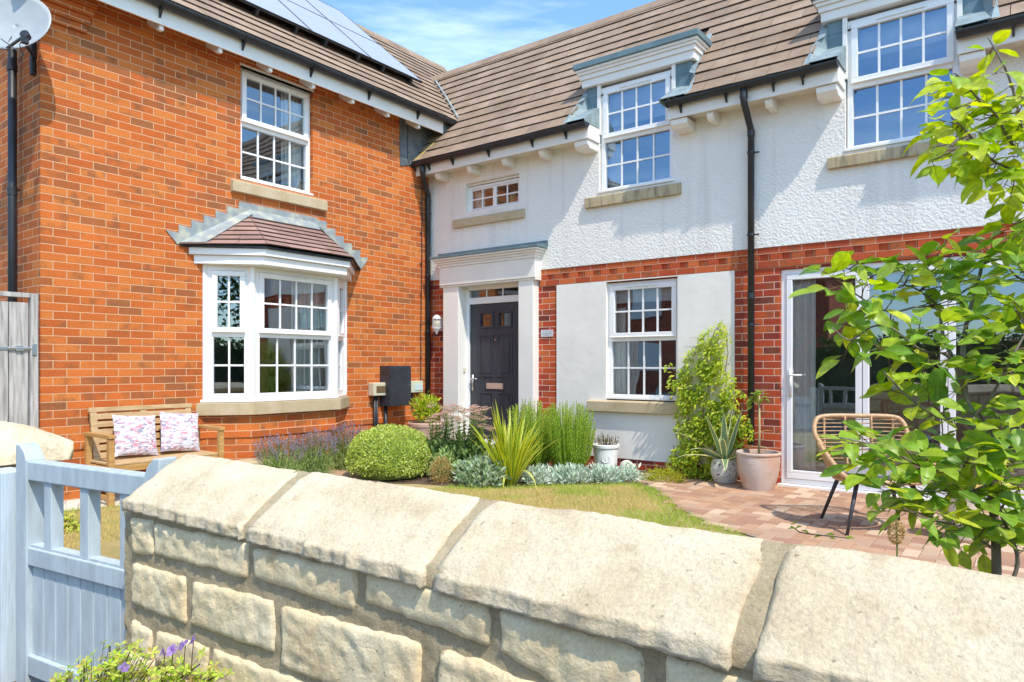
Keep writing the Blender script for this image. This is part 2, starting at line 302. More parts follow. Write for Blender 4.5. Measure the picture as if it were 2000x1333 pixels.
def solar_mat():
    m = bpy.data.materials.new('solar_glass'); m.use_nodes = True; n = m.node_tree.nodes; l = m.node_tree.links.new
    b = n['Principled BSDF']; b.inputs['Roughness'].default_value = .30; b.inputs['Specular IOR Level'].default_value = 1.0
    b.inputs['Coat Weight'].default_value = .5; b.inputs['Coat Roughness'].default_value = .2
    t = n.new('ShaderNodeTexCoord'); br = n.new('ShaderNodeTexBrick'); br.offset = 0; br.inputs['Scale'].default_value = 1
    br.inputs['Brick Width'].default_value = .156; br.inputs['Row Height'].default_value = .156; br.inputs['Mortar Size'].default_value = .002
    br.inputs['Color1'].default_value = (.42,.42,.45,1); br.inputs['Color2'].default_value = (.45,.45,.48,1); br.inputs['Mortar'].default_value = (.58,.59,.65,1)
    mp_ = n.new('ShaderNodeMapping'); mp_.inputs['Rotation'].default_value = (0, 0, R(90)); l(t.outputs['Object'], mp_.inputs[0]); l(mp_.outputs[0], br.inputs['Vector'])
    l(br.outputs['Color'], b.inputs['Base Color']); return m
M['solar'] = solar_mat()
def glass_mat(name, fac=.30, tintc=(.93,.96,.97), gc=(.80,.90,1)):
    m = bpy.data.materials.new(name); m.use_nodes = True; n = m.node_tree.nodes; n.clear(); l = m.node_tree.links.new
    o = n.new('ShaderNodeOutputMaterial'); tr = n.new('ShaderNodeBsdfTransparent'); tr.inputs[0].default_value = (*tintc,1)
    g = n.new('ShaderNodeBsdfGlossy'); g.inputs['Roughness'].default_value = .0; g.inputs[0].default_value = (*gc,1)
    t = n.new('ShaderNodeTexCoord'); z = n.new('ShaderNodeTexNoise'); z.inputs['Scale'].default_value = 1.6; z.inputs['Detail'].default_value = 1; l(t.outputs['Object'], z.inputs['Vector'])
    bp = n.new('ShaderNodeBump'); bp.inputs['Distance'].default_value = .006; bp.inputs['Strength'].default_value = .5; l(z.outputs[0], bp.inputs['Height']); l(bp.outputs[0], g.inputs['Normal'])
    fr = n.new('ShaderNodeFresnel'); fr.inputs[0].default_value = 1.5
    a = n.new('ShaderNodeMath'); a.operation = 'MULTIPLY_ADD'; a.inputs[1].default_value = 1.0; a.inputs[2].default_value = fac - .04; l(fr.outputs[0], a.inputs[0])
    mxx = n.new('ShaderNodeMixShader'); l(a.outputs[0], mxx.inputs[0]); l(tr.outputs[0], mxx.inputs[1]); l(g.outputs[0], mxx.inputs[2]); l(mxx.outputs[0], o.inputs[0]); return m
M['glass'] = glass_mat('window_glass', .24)
M['glassup'] = glass_mat('upper_window_glass', .36, gc=(.50,.66,.86))
def leaf_mat(name, cols, rough=.5, trans=.35, vein=False, back=None):
    m = bpy.data.materials.new(name); m.use_nodes = True; n = m.node_tree.nodes; l = m.node_tree.links.new
    b = n['Principled BSDF']; b.inputs['Roughness'].default_value = rough; b.inputs['Specular IOR Level'].default_value = .35
    g = n.new('ShaderNodeNewGeometry'); r = n.new('ShaderNodeValToRGB'); e = r.color_ramp.elements
    e[0].color = (*cols[0],1); e[1].color = (*cols[-1],1)
    for i, c in enumerate(cols[1:-1]): x = e.new((i+1)/(len(cols)-1)); x.color = (*c,1)
    l(g.outputs['Random Per Island'], r.inputs[0])
    tcn = n.new('ShaderNodeTexCoord'); zn = n.new('ShaderNodeTexNoise'); zn.inputs['Scale'].default_value = 70; zn.inputs['Detail'].default_value = 3; l(tcn.outputs['Object'], zn.inputs['Vector'])
    zm = n.new('ShaderNodeMapRange'); zm.inputs[1].default_value = .3; zm.inputs[2].default_value = .7; zm.inputs[3].default_value = .74; zm.inputs[4].default_value = 1.22; l(zn.outputs[0], zm.inputs[0])
    vs_ = n.new('ShaderNodeVectorMath'); vs_.operation = 'SCALE'; l(r.outputs[0], vs_.inputs[0]); l(zm.outputs[0], vs_.inputs['Scale']); r = vs_
    l(r.outputs[0], b.inputs['Base Color'])
    o = n['Material Output']; tr = n.new('ShaderNodeBsdfTranslucent'); mxx = n.new('ShaderNodeMixShader'); mxx.inputs[0].default_value = trans
    hs = n.new('ShaderNodeHueSaturation'); hs.inputs['Value'].default_value = 1.7; hs.inputs['Saturation'].default_value = 1.1; hs.inputs['Hue'].default_value = .485
    l(r.outputs[0], hs.inputs['Color']); l(hs.outputs[0], tr.inputs[0]); l(b.outputs[0], mxx.inputs[1]); l(tr.outputs[0], mxx.inputs[2]); l(mxx.outputs[0], o.inputs[0]); return m
LF = {}
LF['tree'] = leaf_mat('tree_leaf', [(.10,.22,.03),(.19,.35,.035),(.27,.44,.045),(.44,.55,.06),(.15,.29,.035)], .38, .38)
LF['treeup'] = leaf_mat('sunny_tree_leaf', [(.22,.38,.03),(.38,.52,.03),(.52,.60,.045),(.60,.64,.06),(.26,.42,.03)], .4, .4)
LF['rib'] = mat('leaf_midrib', (.34,.42,.12), .5)
LF['box'] = leaf_mat('variegated_small_leaf', [(.34,.46,.05),(.55,.64,.11),(.74,.78,.32),(.20,.32,.03),(.62,.70,.14)], .5, .3)
LF['climb'] = leaf_mat('yellow_green_climber_leaf', [(.14,.28,.02),(.34,.46,.03),(.58,.64,.05),(.22,.36,.03),(.70,.68,.07)], .45, .35)
LF['rose'] = leaf_mat('rosemary_needle', [(.26,.46,.03),(.40,.62,.05),(.56,.74,.10),(.32,.52,.03)], .5, .25)
LF['sil'] = leaf_mat('silver_felt_leaf', [(.40,.50,.38),(.54,.63,.51),(.66,.73,.62),(.46,.56,.40)], .85, .15)
LF['sage'] = leaf_mat('sage_leaf', [(.22,.33,.17),(.34,.45,.25),(.44,.53,.40),(.38,.50,.18)], .8, .2)
LF['sed'] = leaf_mat('sedum_leaf', [(.09,.17,.06),(.15,.25,.09),(.22,.32,.11),(.34,.44,.12)], .5, .2)
LF['sedf'] = leaf_mat('dusty_pink_flower_head', [(.52,.30,.24),(.64,.42,.33),(.70,.50,.40),(.55,.40,.25)], .8, .2)
LF['lav'] = leaf_mat('lavender_leaf', [(.24,.38,.12),(.34,.48,.15),(.42,.58,.15),(.44,.50,.28)], .7, .2)
LF['lavf'] = leaf_mat('lavender_spike', [(.26,.16,.30),(.38,.28,.46),(.50,.42,.60),(.28,.18,.22)], .8, .2)
LF['bladeg'] = leaf_mat('green_blade_centre', [(.20,.32,.03),(.30,.42,.04),(.42,.52,.06)], .45, .3)
LF['bladey'] = leaf_mat('yellow_blade_edge', [(.66,.66,.04),(.82,.76,.07),(.84,.80,.22)], .45, .35)
LF['agg'] = leaf_mat('agave_green_centre', [(.14,.24,.12),(.20,.32,.17)], .5, .1)
LF['agy'] = leaf_mat('agave_cream_edge', [(.74,.70,.28),(.84,.80,.42)], .5, .15)
LF['dry'] = leaf_mat('dry_seed_head', [(.36,.24,.08),(.50,.35,.13),(.58,.42,.18)], .9, .2)
LF['ger'] = leaf_mat('geranium_leaf', [(.26,.42,.03),(.46,.60,.06),(.64,.70,.12),(.50,.34,.10)], .5, .35)
LF['purple'] = leaf_mat('purple_petal', [(.30,.16,.46),(.42,.27,.58),(.55,.40,.68)], .6, .3)
LF['hedge'] = leaf_mat('hedge_leaf', [(.03,.07,.012),(.06,.12,.02),(.10,.18,.03)], .6, .2)
LF['grass'] = leaf_mat('straw_lawn_blade', [(.56,.43,.16),(.68,.52,.22),(.60,.49,.15),(.42,.44,.09)], .8, .2)
LF['grassg'] = leaf_mat('green_lawn_blade', [(.27,.38,.04),(.34,.47,.05),(.46,.50,.09)], .7, .25)
LF['bark'] = mat('grey_brown_bark', (.15,.12,.085), .85, col2=(.26,.23,.18), scale=25, stretch=(1,1,.3), bump=.003, bscale=60)
LF['twig'] = mat('brown_twig', (.12,.07,.045), .7)
LF['gstem'] = mat('green_stem', (.16,.22,.05), .7)
LF['ystem'] = mat('pale_cane', (.46,.38,.19), .7, var=.1, scale=20)
def cush_mat():
    m = bpy.data.materials.new('pink_grey_leaf_print'); m.use_nodes = True; n = m.node_tree.nodes; l = m.node_tree.links.new
    b = n['Principled BSDF']; b.inputs['Roughness'].default_value = .9
    t = n.new('ShaderNodeTexCoord'); last = None
    base = (.60,.47,.52,1); prev = None
    for k, (sc_, c, lo, hi, ang) in enumerate(((15,(.66,.27,.33),.50,.56,35),(18,(.28,.28,.36),.54,.58,-50),(14,(.62,.62,.70),.53,.58,10),(22,(.86,.82,.85),.54,.58,70))):
        mp_ = n.new('ShaderNodeMapping'); mp_.inputs['Rotation'].default_value = (R(ang), 0, 0); mp_.inputs['Scale'].default_value = (1, 1, 2.6); mp_.inputs['Location'].default_value = (k*3.1,k*1.7,0); l(t.outputs['Object'], mp_.inputs[0])
        z = n.new('ShaderNodeTexNoise'); z.inputs['Scale'].default_value = sc_; z.inputs['Detail'].default_value = 1.5; l(mp_.outputs[0], z.inputs['Vector'])
        r = n.new('ShaderNodeMapRange'); r.inputs[1].default_value = lo; r.inputs[2].default_value = hi; l(z.outputs[0], r.inputs[0])
        x = n.new('ShaderNodeMix'); x.data_type = 'RGBA'; x.inputs[7].default_value = (*c,1); l(r.outputs[0], x.inputs[0])
        if prev: l(prev, x.inputs[6])
        else: x.inputs[6].default_value = base
        prev = x.outputs[2]
    l(prev, b.inputs['Base Color']); return m
M['print'] = cush_mat()

# ================================================================== GROUND
random.seed(5)
g = MB()
def gy(x, y): return -.03
g.grid(lambda u, v: (-60+120*u, -70+130*v, -.03), 8, 8)
tag(g.build('ground', M['soil']), kind='structure')
# street side pavement in front of the stone wall
M['asphalt'] = mat('grey_pavement', (.16,.155,.15), .95, var=.2, scale=12, bump=.004, bscale=200)
tag(MB().box(-30, 40, -30, -6.9, -.06, -.015).build('pavement', M['asphalt']), kind='structure')
# lawn base
lawn_out = [(.35,-6.02),(.42,-5.1),(.62,-4.55),(.75,-3.6),(1.15,-2.75),(1.9,-2.2),(2.56,-2.02),(2.95,-1.6),(3.3,-1.22),(3.73,-.80),(4.0,-.95),(4.35,-1.35),(4.62,-1.75),(5.05,-2.15),(5.55,-2.42),(5.9,-2.9),(6.0,-6.02)]
M['lawn'] = stone_mat('dry_summer_lawn', (.36,.33,.09), (.56,.43,.18), (.66,.50,.24), 2.2, .02, 90, stain=((.26,.34,.06),(1.4,1.4,1.4),.5,.66), fine=260)
tag(MB().prism(lawn_out, 2, -.025, .006).build('lawn', M['lawn']), kind='structure')
# grass blades on the visible lawn
def inpoly(x, y, poly):
    c = False; n = len(poly)
    for i in range(n):
        x1, y1 = poly[i]; x2, y2 = poly[(i+1) % n]
        if (y1 > y) != (y2 > y) and x < (x2-x1)*(y-y1)/(y2-y1)+x1: c = not c
    return c
def edge_d(x, y, poly):
    d = 9
    for i in range(len(poly)):
        a = Vector(poly[i]); b_ = Vector(poly[(i+1) % len(poly)]); p = Vector((x, y)); ab = b_-a
        t = max(0, min(1, (p-a).dot(ab)/ab.length_squared)); d = min(d, (p-a-ab*t).length)
    return d
gb = MB()
cnt = 0
while cnt < 42000:
    if random.random() < .72: x = random.uniform(2.3, 5.4); y = random.uniform(-3.2, -.8)
    else: x = random.uniform(.35, 1.9); y = random.uniform(-5.9, -3.3)
    if not inpoly(x, y, lawn_out): continue
    cnt += 1
    e = edge_d(x, y, lawn_out); gr = 1 if (e < .10+.12*random.random() or noise.noise(Vector((x*1.6, y*1.6, 3))) > .22+.2*random.random()) else 0
    h = random.uniform(.020, .046)*(1.35 if e < .07 else 1); a = random.uniform(0, 6.28); w = .0026
    dx, dy = math.cos(a), math.sin(a); lx, ly = random.uniform(-1,1)*h*.8, random.uniform(-1,1)*h*.8
    gb.add([(x-dx*w,y-dy*w,0),(x+dx*w,y+dy*w,0),(x+lx,y+ly,h)], [(0,1,2)], gr)
tag(gb.build('grass', [LF['grass'], LF['grassg']]), 'short straw coloured summer grass with greener edges', 'grass', kind='stuff')
# patio of block pavers laid in herringbone
patio_poly = [(3.78,-.66),(4.0,-.93),(4.35,-1.33),(4.62,-1.73),(5.05,-2.13),(5.55,-2.40),(5.9,-2.88),(6.02,-4.6),(10,-4.6),(10,.0),(3.9,.0)]
pv = MB(); pvm = stone_mat('mixed_clay_pavers', (.42,.23,.14), (.50,.29,.18), (.58,.38,.25), 6, .002, 120)
n_ = pvm.node_tree.nodes; l_ = pvm.node_tree.links.new
gg = n_.new('ShaderNodeNewGeometry'); rr = n_.new('ShaderNodeValToRGB'); e = rr.color_ramp.elements
rr.color_ramp.interpolation = 'CONSTANT'
e[0].position = 0; e[0].color = (.44,.25,.155,1); e[1].position = .88; e[1].color = (.66,.50,.35,1)
for p, c in ((.22,(.51,.31,.19,1)),(.42,(.36,.20,.135,1)),(.58,(.45,.30,.205,1)),(.74,(.53,.37,.25,1))): x = e.new(p); x.color = c
l_(gg.outputs['Random Per Island'], rr.inputs[0])
mul = n_.new('ShaderNodeMix'); mul.data_type = 'RGBA'; mul.inputs[0].default_value = .72
bs = n_['Principled BSDF']; old = bs.inputs['Base Color'].links[0].from_socket
l_(old, mul.inputs[6]); l_(rr.outputs[0], mul.inputs[7]); l_(mul.outputs[2], bs.inputs['Base Color'])
a_ = .1; gp = .0025
for i in range(34, 102):
    for j in range(-50, 4):
        k = (i-j) % 4
        if k in (0, 3):
            if k == 0: x0, x1, y0, y1 = i*a_, (i+2)*a_, j*a_, (j+1)*a_
            else: x0, x1, y0, y1 = i*a_, (i+1)*a_, j*a_, (j+2)*a_
            cx, cy = (x0+x1)/2, (y0+y1)/2
            if not (3.6 < cx < 10 and -4.7 < cy < .1) or not inpoly(cx, cy, patio_poly): continue
            z = .018 + random.uniform(-.0015, .0015); tx, ty = random.uniform(-.002,.002), random.uniform(-.002,.002)
            g_ = gp; c = .004
            pv.add([(x0+g_,y0+g_,-.03),(x1-g_,y0+g_,-.03),(x1-g_,y1-g_,-.03),(x0+g_,y1-g_,-.03),
                    (x0+g_,y0+g_,z-c),(x1-g_,y0+g_,z-c),(x1-g_,y1-g_,z-c),(x0+g_,y1-g_,z-c),
                    (x0+g_+c,y0+g_+c,z-tx),(x1-g_-c,y0+g_+c,z+tx),(x1-g_-c,y1-g_-c,z+ty),(x0+g_+c,y1-g_-c,z-ty)],
                   [(0,1,5,4),(1,2,6,5),(2,3,7,6),(3,0,4,7),(4,5,9,8),(5,6,10,9),(6,7,11,10),(7,4,8,11),(8,9,10,11)])
tag(pv.build('patio', pvm), kind='structure')
M['sand'] = mat('jointing_sand', (.34,.25,.17), 1, var=.2, scale=60)
tag(MB().prism(patio_poly, 2, -.028, .011).build('patio_bed', M['sand']), kind='structure')
# paved path to the door between lavender and the round shrub
pth = [(1.95,-3.1),(.45,-1.75),(.35,-.1),(1.75,-.1),(1.3,-1.2)]
tag(MB().prism([(-.0+.3,-2.2),(1.1,-2.6),(1.5,-2.35),(.95,-1.2),(1.0,-.05),(.3,-.05)], 2, -.026, .012).build('path', pvm), kind='structure')
# pale gravel along the brick wall
gv = MB(); M['gravel'] = stone_mat('pale_gravel', (.62,.54,.42), (.70,.63,.52), (.78,.73,.65), 20, .0, 60)
tag(MB().prism([(0,-5.95),(.36,-5.95),(.42,-5.1),(.62,-4.55),(.75,-3.6),(1.0,-3.0),(.8,-2.75),(0,-2.75)], 2, -.027, .004).build('gravel_bed', M['gravel']), kind='structure')
def pebble(mb, x, y, r, z=.004):
    o = [(math.cos(t)*r*random.uniform(.7,1.2), math.sin(t)*r*random.uniform(.7,1.2)) for t in (0,1.25,2.5,3.8,5.0)]
    h = r*random.uniform(.5,.9)
    mb.add([(x+a, y+b, z) for a, b in o]+[(x+a*.6, y+b*.6, z+h) for a, b in o], [(i,(i+1)%5,5+(i+1)%5,5+i) for i in range(5)]+[(5,6,7,8,9)])
for _ in range(5200):
    x = random.uniform(0, 1.0); y = random.uniform(-5.9, -2.8)
    if x < .36+.5*max(0, min(1, (y+5.1)/2.1)) + random.uniform(-.05, .05): pebble(gv, x, y, random.uniform(.006, .013))
for _ in range(700): pebble(gv, random.uniform(3.35, 3.95), random.uniform(-.62, -.05), random.uniform(.006, .014), .0)
for _ in range(500): pebble(gv, random.uniform(4.95, 7.6), random.uniform(-.13, -.06), random.uniform(.006, .012), .012)
tag(gv.build('gravel', M['gravel']), 'pale stone gravel along the foot of the house walls', 'gravel', kind='stuff')

# ================================================================== HOUSE
house = thing('house', 'L-shaped house with red brick wing and white roughcast wing under brown tiled roofs', 'house', (0,0,0))
TOPL = 4.75
def shell(mb, fn, u0, u1, z0, z1, holes, depth, reveal=True, mi=0):
    us = sorted({u0, u1, *[h[0] for h in holes], *[h[1] for h in holes]}); zs = sorted({z0, z1, *[h[2] for h in holes], *[h[3] for h in holes]})
    us = [u for u in us if u0 <= u <= u1]; zs = [z for z in zs if z0 <= z <= z1]
    for i in range(len(us)-1):
        for j in range(len(zs)-1):
            cu, cz = (us[i]+us[i+1])/2, (zs[j]+zs[j+1])/2
            if any(h[0] < cu < h[1] and h[2] < cz < h[3] for h in holes): continue
            mb.add([fn(us[i],0,zs[j]), fn(us[i+1],0,zs[j]), fn(us[i+1],0,zs[j+1]), fn(us[i],0,zs[j+1])], [(0,1,2,3)], mi)
    if reveal:
        for a, b, c, d in holes:
            c_, d_ = max(c, z0), min(d, z1)
            mb.add([fn(a,0,c_), fn(a,depth,c_), fn(a,depth,d_), fn(a,0,d_)], [(0,1,2,3)], mi)
            mb.add([fn(b,0,c_), fn(b,depth,c_), fn(b,depth,d_), fn(b,0,d_)], [(0,1,2,3)], mi)
            if d < z1: mb.add([fn(a,0,d), fn(b,0,d), fn(b,depth,d), fn(a,depth,d)], [(0,1,2,3)], mi)
            if c > z0: mb.add([fn(a,0,c), fn(b,0,c), fn(b,depth,c), fn(a,depth,c)], [(0,1,2,3)], mi)
fnR = lambda y0: (lambda u, d, z: (u, y0+d, z))
fnL = lambda x0: (lambda u, d, z: (x0-d, u, z))
RX1 = 9.6
YC = -2.52
# brick walls of the left wing: the long wall, gable end, far end
bw = MB()
shell(bw, fnL(0), -5.0, .9, -.1, 4.80, [(-3.037,-2.065,3.33,4.60),(YC-.90,YC+.90,.88,2.33)], .10)
gz = lambda x: 4.80 + (0-x)*.8632 if x > -2.39-.35 else 0
bw.add([(0,-5,-.1),(-5.2,-5,-.1),(-5.2,-5,4.75),(-2.39,-5,7.02),(0,-5,4.95)], [(0,1,2,3,4)])
bw.add([(-5.2,-5,-.1),(-5.2,2.8,-.1),(-5.2,2.8,4.75),(-5.2,-5,4.75)], [(0,1,2,3)])
bw.add([(0,2.8,-.1),(-5.2,2.8,-.1),(-5.2,2.8,4.75),(-2.39,2.8,7.02),(0,2.8,4.95)], [(0,1,2,3,4)])
bw.build('brick_wall', M['brick'], house)
pc = MB(); pc.box(0, .014, -5.014, -3.45, .47, .545); pc.box(-5.2, .0, -5.014, -5.0, .47, .545)
pc.build('plinth_course', M['brick'], house, bevel=.002, seg=1)
MB().box(0, .014, -1.585, -.0, .47, .545).build('plinth_course', M['brick'], house, bevel=.002, seg=1)
cb = MB()
for i in range(4): cb.box(.0, .03+.03*i, -5.003-.001*i, -4.63+.02*i, 4.345+.075*i, 4.345+.075*(i+1)-.004)
cb.build('brick_corbel', M['brick'], house, bevel=.003, seg=1)
# brick and render of the right wing
b2 = MB()
shell(b2, fnR(0), 0, RX1, -.1, 2.27, [(.62,1.73,-.1,2.27),(2.88,3.90,.82,2.255),(4.975,7.95,.02,2.243)], .09)
b2.box(0, .40, -.002, .05, 2.272, 2.478)
b2.box(RX1, RX1+.01, 0, 3.3, -.1, 4.2); 
b2.build('brick_wall', M['brick2'], house)
# projecting dentil band over the ground floor
bd = MB(); x0 = 1.965
bd.box(x0, RX1, -.014, .02, 2.2715, 2.341); bd.box(x0, RX1, -.014, .02, 2.4095, 2.479)
i = 0; x = x0
while x < RX1:
    w = .112
    if i % 2 == 0: bd.box(x, min(x+w+.012, RX1), -.013, .02, 2.3415, 2.409)
    i += 1; x += w
bd.box(x0, RX1, .006, .02, 2.3412, 2.4092)
bd.build('dentil_band', brick_mat('band_brick', mortar=(.58,.33,.22), off=(.09,-.47+.3), stops=[(0,(.42,.07,.03)),(.3,(.50,.085,.03)),(.7,(.56,.11,.035)),(1,(.60,.15,.045))]), house)
pl = MB()
pl.box(2.222, 2.915, -.016, .03, .143, 2.268); pl.box(3.875, 4.503, -.016, .03, .143, 2.268); pl.box(2.915, 3.875, -.016, .03, .143, .70); pl.box(2.915,3.875,-.016,.03,2.256,2.268)
pl.box(2.915, 2.935, -.0155, .06, .70, 2.256); pl.box(3.855, 3.875, -.0155, .06, .70, 2.256)
pl.build('render_panel', M['render'], house)
rc = MB()
holesR = [(.713,1.64,3.372,3.785),(2.846,3.80,3.335,4.7),(5.604,6.545,3.335,4.7)]
shell(rc, fnR(-.024), 0, RX1, 2.482, 4.02, [(a,b,c,min(d,4.02)) for a,b,c,d in holesR], .075)
rc.box(0, RX1, -.024, .0, 2.4805, 2.4815)
rc.build('roughcast_wall', M['rough'], house)
hs = MB(); hs.box(.66, 1.70, -.030, -.0245, 3.80, 3.812)
hs.build('drip_bead', M['paint'], house)
# back walls so the house is closed
bk = MB(); bk.box(-.1, RX1, 3.1, 3.12, -.1, 4.2); bk.build('rear_wall', M['brick2'], house)

# ---------------------------------------------------------------- windows
def ring(mb, x0, x1, z0, z1, w, y0, y1, M_, mi=0):
    mb.box(x0, x1, y0, y1, z0, z0+w, mi, M_); mb.box(x0, x1, y0, y1, z1-w, z1, mi, M_)
    mb.box(x0, x0+w, y0+.0005, y1, z0+w, z1-w, mi, M_); mb.box(x1-w, x1, y0+.0005, y1, z0+w, z1-w, mi, M_)
def window(M_, Wd, z0, z1, zt, nx=4, rows=2, gl='glass', label=None, vent=True, cas_left=False, cill=True, fw=.052):
    f = MB(); ring(f, 0, Wd, z0, z1, fw, .0, .07, M_)
    if zt: f.box(fw, Wd-fw, .001, .07, zt-.028, zt+.028, 0, M_)
    if cill: f.box(-.02, Wd+.02, -.055, .0, z0-.004, z0+.022, 0, M_)
    o = f.build('window', M['upvc'], house, bevel=.004)
    if label: o['label'] = label
    c = MB(); b_ = MB(); g_ = MB()
    def lights(x0, x1, a, b, rows, y):
        for i in range(1, nx): x = x0+(x1-x0)*i/nx; b_.box(x-.010, x+.010, y-.007, y+.004, a, b, 0, M_)
        for i in range(1, rows): z = a+(b-a)*i/rows; b_.box(x0, x1, y-.0062, y+.0035, z-.010, z+.010, 0, M_)
        g_.add([(x0-.006,y+.004,a-.006),(x1+.006,y+.004,a-.006),(x1+.006,y+.004,b+.006),(x0-.006,y+.004,b+.006)], [(0,1,2,3)], 0, M_)
    cw = .058
    if zt:
        ring(c, fw-.014, Wd-fw+.014, zt+.016, z1-fw+.014, cw, -.024, .03, M_)
        c.box(fw-.014, Wd-fw+.014, -.034, -.024, zt+.016, zt+.03, 0, M_)
        c.build('casement', M['upvc'], o, bevel=.006)
        lights(fw-.014+cw, Wd-fw+.014-cw, zt+.016+cw, z1-fw+.014-cw, rows, .006)
        lights(fw+.004, Wd-fw-.004, z0+fw+.004, zt-.032, rows, .034)
    else:
        f2 = MB(); mid = Wd/2
        ring(f2, fw-.01, mid+.0, z0+fw-.012, z1-fw+.012, .030, .0, .03, M_); ring(f2, mid+.001, Wd-fw+.01, z0+fw-.012, z1-fw+.012, .030, .0, .03, M_)
        f2.build('casement', M['upvc'], o, bevel=.004)
        nx2 = nx; 
        for a, b in ((fw-.01+.030, mid-.030), (mid+.031, Wd-fw+.01-.030)):
            x0, x1 = a, b; za, zb = z0+fw+.018, z1-fw-.018
            x = (x0+x1)/2; b_.box(x-.009, x+.009, .005, .016, za, zb, 0, M_); z = (za+zb)/2; b_.box(x0, x1, .006, .0155, z-.009, z+.009, 0, M_)
            g_.add([(x0-.004,.017,za-.004),(x1+.004,.017,za-.004),(x1+.004,.017,zb+.004),(x0-.004,.017,zb+.004)], [(0,1,2,3)], 0, M_)
    b_.build('glazing_bars', M['upvc'], o)
    for q_ in range(len(g_.f)):
        g1 = MB(); g1.add(g_.v[q_*4:q_*4+4], [(0,1,2,3)]); g1.build('pane', M[gl], o)
    if vent and zt: MB().box(Wd*.28, Wd*.72, -.036, -.024, z1-fw+.014-.030, z1-fw+.014-.016, 0, M_).build('trickle_vent', M['greyvent'], o, bevel=.003)
    return o
def place(x, y, ang): return Matrix.Translation((x, y, 0)) @ Matrix.Rotation(ang, 4, 'Z')
def sill(o, x0, x1, z0, z1, proj, M_, m='sill', seed=0):
    s = MB(); s.prism([(-proj,z0),(.04,z0),(.04,z1+.004),(-.02,z1+.004),(-proj,z1-.012)], 0, x0, x1, 0, M_)
    return s.build('stone_sill', M[m], o, bevel=.004)
w1 = window(place(-.055,-3.037,R(90)), .972, 3.335, 4.60, 3.975, label='white window above the bay on the brick wing')
sill(w1, -.125, 1.155-.0, 3.17, 3.297, .055, place(0,-3.037,R(90)))
hd = MB().box(-.01, .982, -.006, .06, 4.60, 4.625, 0, place(-.0,-3.037,R(90))).build('head_strip', M['paint'], w1)
w2 = window(place(.713,.035,0), .927, 3.372, 3.745, None, nx=2, label='small wide two-light window high on the white wall', fw=.045)
sill(w2, -.21, 1.026, 3.182, 3.297, .05, place(.713,-.024,0))
MB().box(0, .927, -.02, .05, 3.752, 3.782, 0, place(.713,.035,0)).build('head_strip', M['soffit'], w2)
w3 = window(place(2.856,.01,0), .944, 3.34, 4.62, 3.975, gl='glassup', label='dormer window nearer the front door, tall with a pale blind')
sill(w3, -.185, 1.05, 3.172, 3.30, .055, place(2.856,-.024,0), 'sillstain')
w4 = window(place(5.614,.01,0), .93, 3.34, 4.62, 3.975, gl='glassup', label='dormer window nearest the camera, tall with deep blue panes')
sill(w4, -.165, 1.06, 3.185, 3.30, .055, place(5.614,-.024,0), 'sillstain')
w5 = window(place(2.93,.045,0), .93, .85, 2.245, 1.565, label='ground floor window set in the smooth white render panel')
sill(w5, -.225, 1.06, .697, .828, .065, place(2.93,-.016,0))
# bay window
A0, A1, A2, A3 = (0,YC-.94), (.30,YC-.56), (.30,YC+.56), (0,YC+.94)
bayw = thing('bay_window', None, None); bayw.parent = house; bayw['label'] = 'white three-sided bay window with its own tiled hipped roof'
_h = house; house = bayw   # windows below become parts of the bay
# (kept two levels deep: the bay window is the part, its pieces are sub-parts)
def bay_face(p, q, nx, name):
    ang = math.atan2(q[1]-p[1], q[0]-p[0]); Wd = math.hypot(q[0]-p[0], q[1]-p[1]); M_ = place(p[0], p[1], ang)
    fr = MB(); fw = .06; z0, z1, zt = .885, 2.33, 1.585
    a, b = .028, Wd-.028
    ring(fr, a, b, z0, z1, fw, .0, .07, M_); fr.box(a+fw, b-fw, .001, .07, zt-.03, zt+.03, 0, M_)
    cs = MB(); ring(cs, a+fw-.014, b-fw+.014, zt+.018, z1-fw-.005, .056, -.024, .03, M_); cs.box(a+fw-.014, b-fw+.014, -.034, -.024, zt+.018, zt+.032, 0, M_)
    br = MB(); gl_ = MB()
    for x0, x1, za, zb, y in ((a+fw+.042, b-fw-.042, zt+.074, z1-fw-.061, .006), (a+fw+.004, b-fw-.004, z0+fw+.004, zt-.034, .034)):
        for i in range(1, nx): x = x0+(x1-x0)*i/nx; br.box(x-.010, x+.010, y-.007, y+.004, za, zb, 0, M_)
        z = (za+zb)/2; br.box(x0, x1, y-.0062, y+.0035, z-.010, z+.010, 0, M_)
        gl_.add([(x0-.006,y+.004,za-.006),(x1+.006,y+.004,za-.006),(x1+.006,y+.004,zb+.006),(x0-.006,y+.004,zb+.006)], [(0,1,2,3)], 0, M_)
    fr.build('window_frame', M['upvc'], house, bevel=.004); cs.build('casement', M['upvc'], house, bevel=.006); br.build('glazing_bars', M['upvc'], house)
    for q_ in range(len(gl_.f)):
        g1 = MB(); g1.add(gl_.v[q_*4:q_*4+4], [(0,1,2,3)]); g1.build('pane', M['glass'], house)
    if nx == 4: MB().box(Wd*.33, Wd*.62, -.036, -.024, z1-.086, z1-.072, 0, M_).build('trickle_vent', M['greyvent'], house, bevel=.003)
bay_face(A0, A1, 2, 'l'); bay_face(A1, A2, 4, 'f'); bay_face(A2, A3, 2, 'r')
for (x, y) in (A1, A2):
    MB().tube([(x-.016,y,.885),(x-.016,y,2.33)], .043, 8).build('corner_post', M['upvc'], house)
for y in (A0[1], A3[1]): MB().box(-.03, .02, y-.025, y+.03, .885, 2.33).build('corner_post', M['upvc'], house, bevel=.004)
def offpoly(o, oy): return [(0,A0[1]-oy),(.30+o,YC-.56-o*.42),(.30+o,YC+.56+o*.42),(0,A3[1]+oy)]
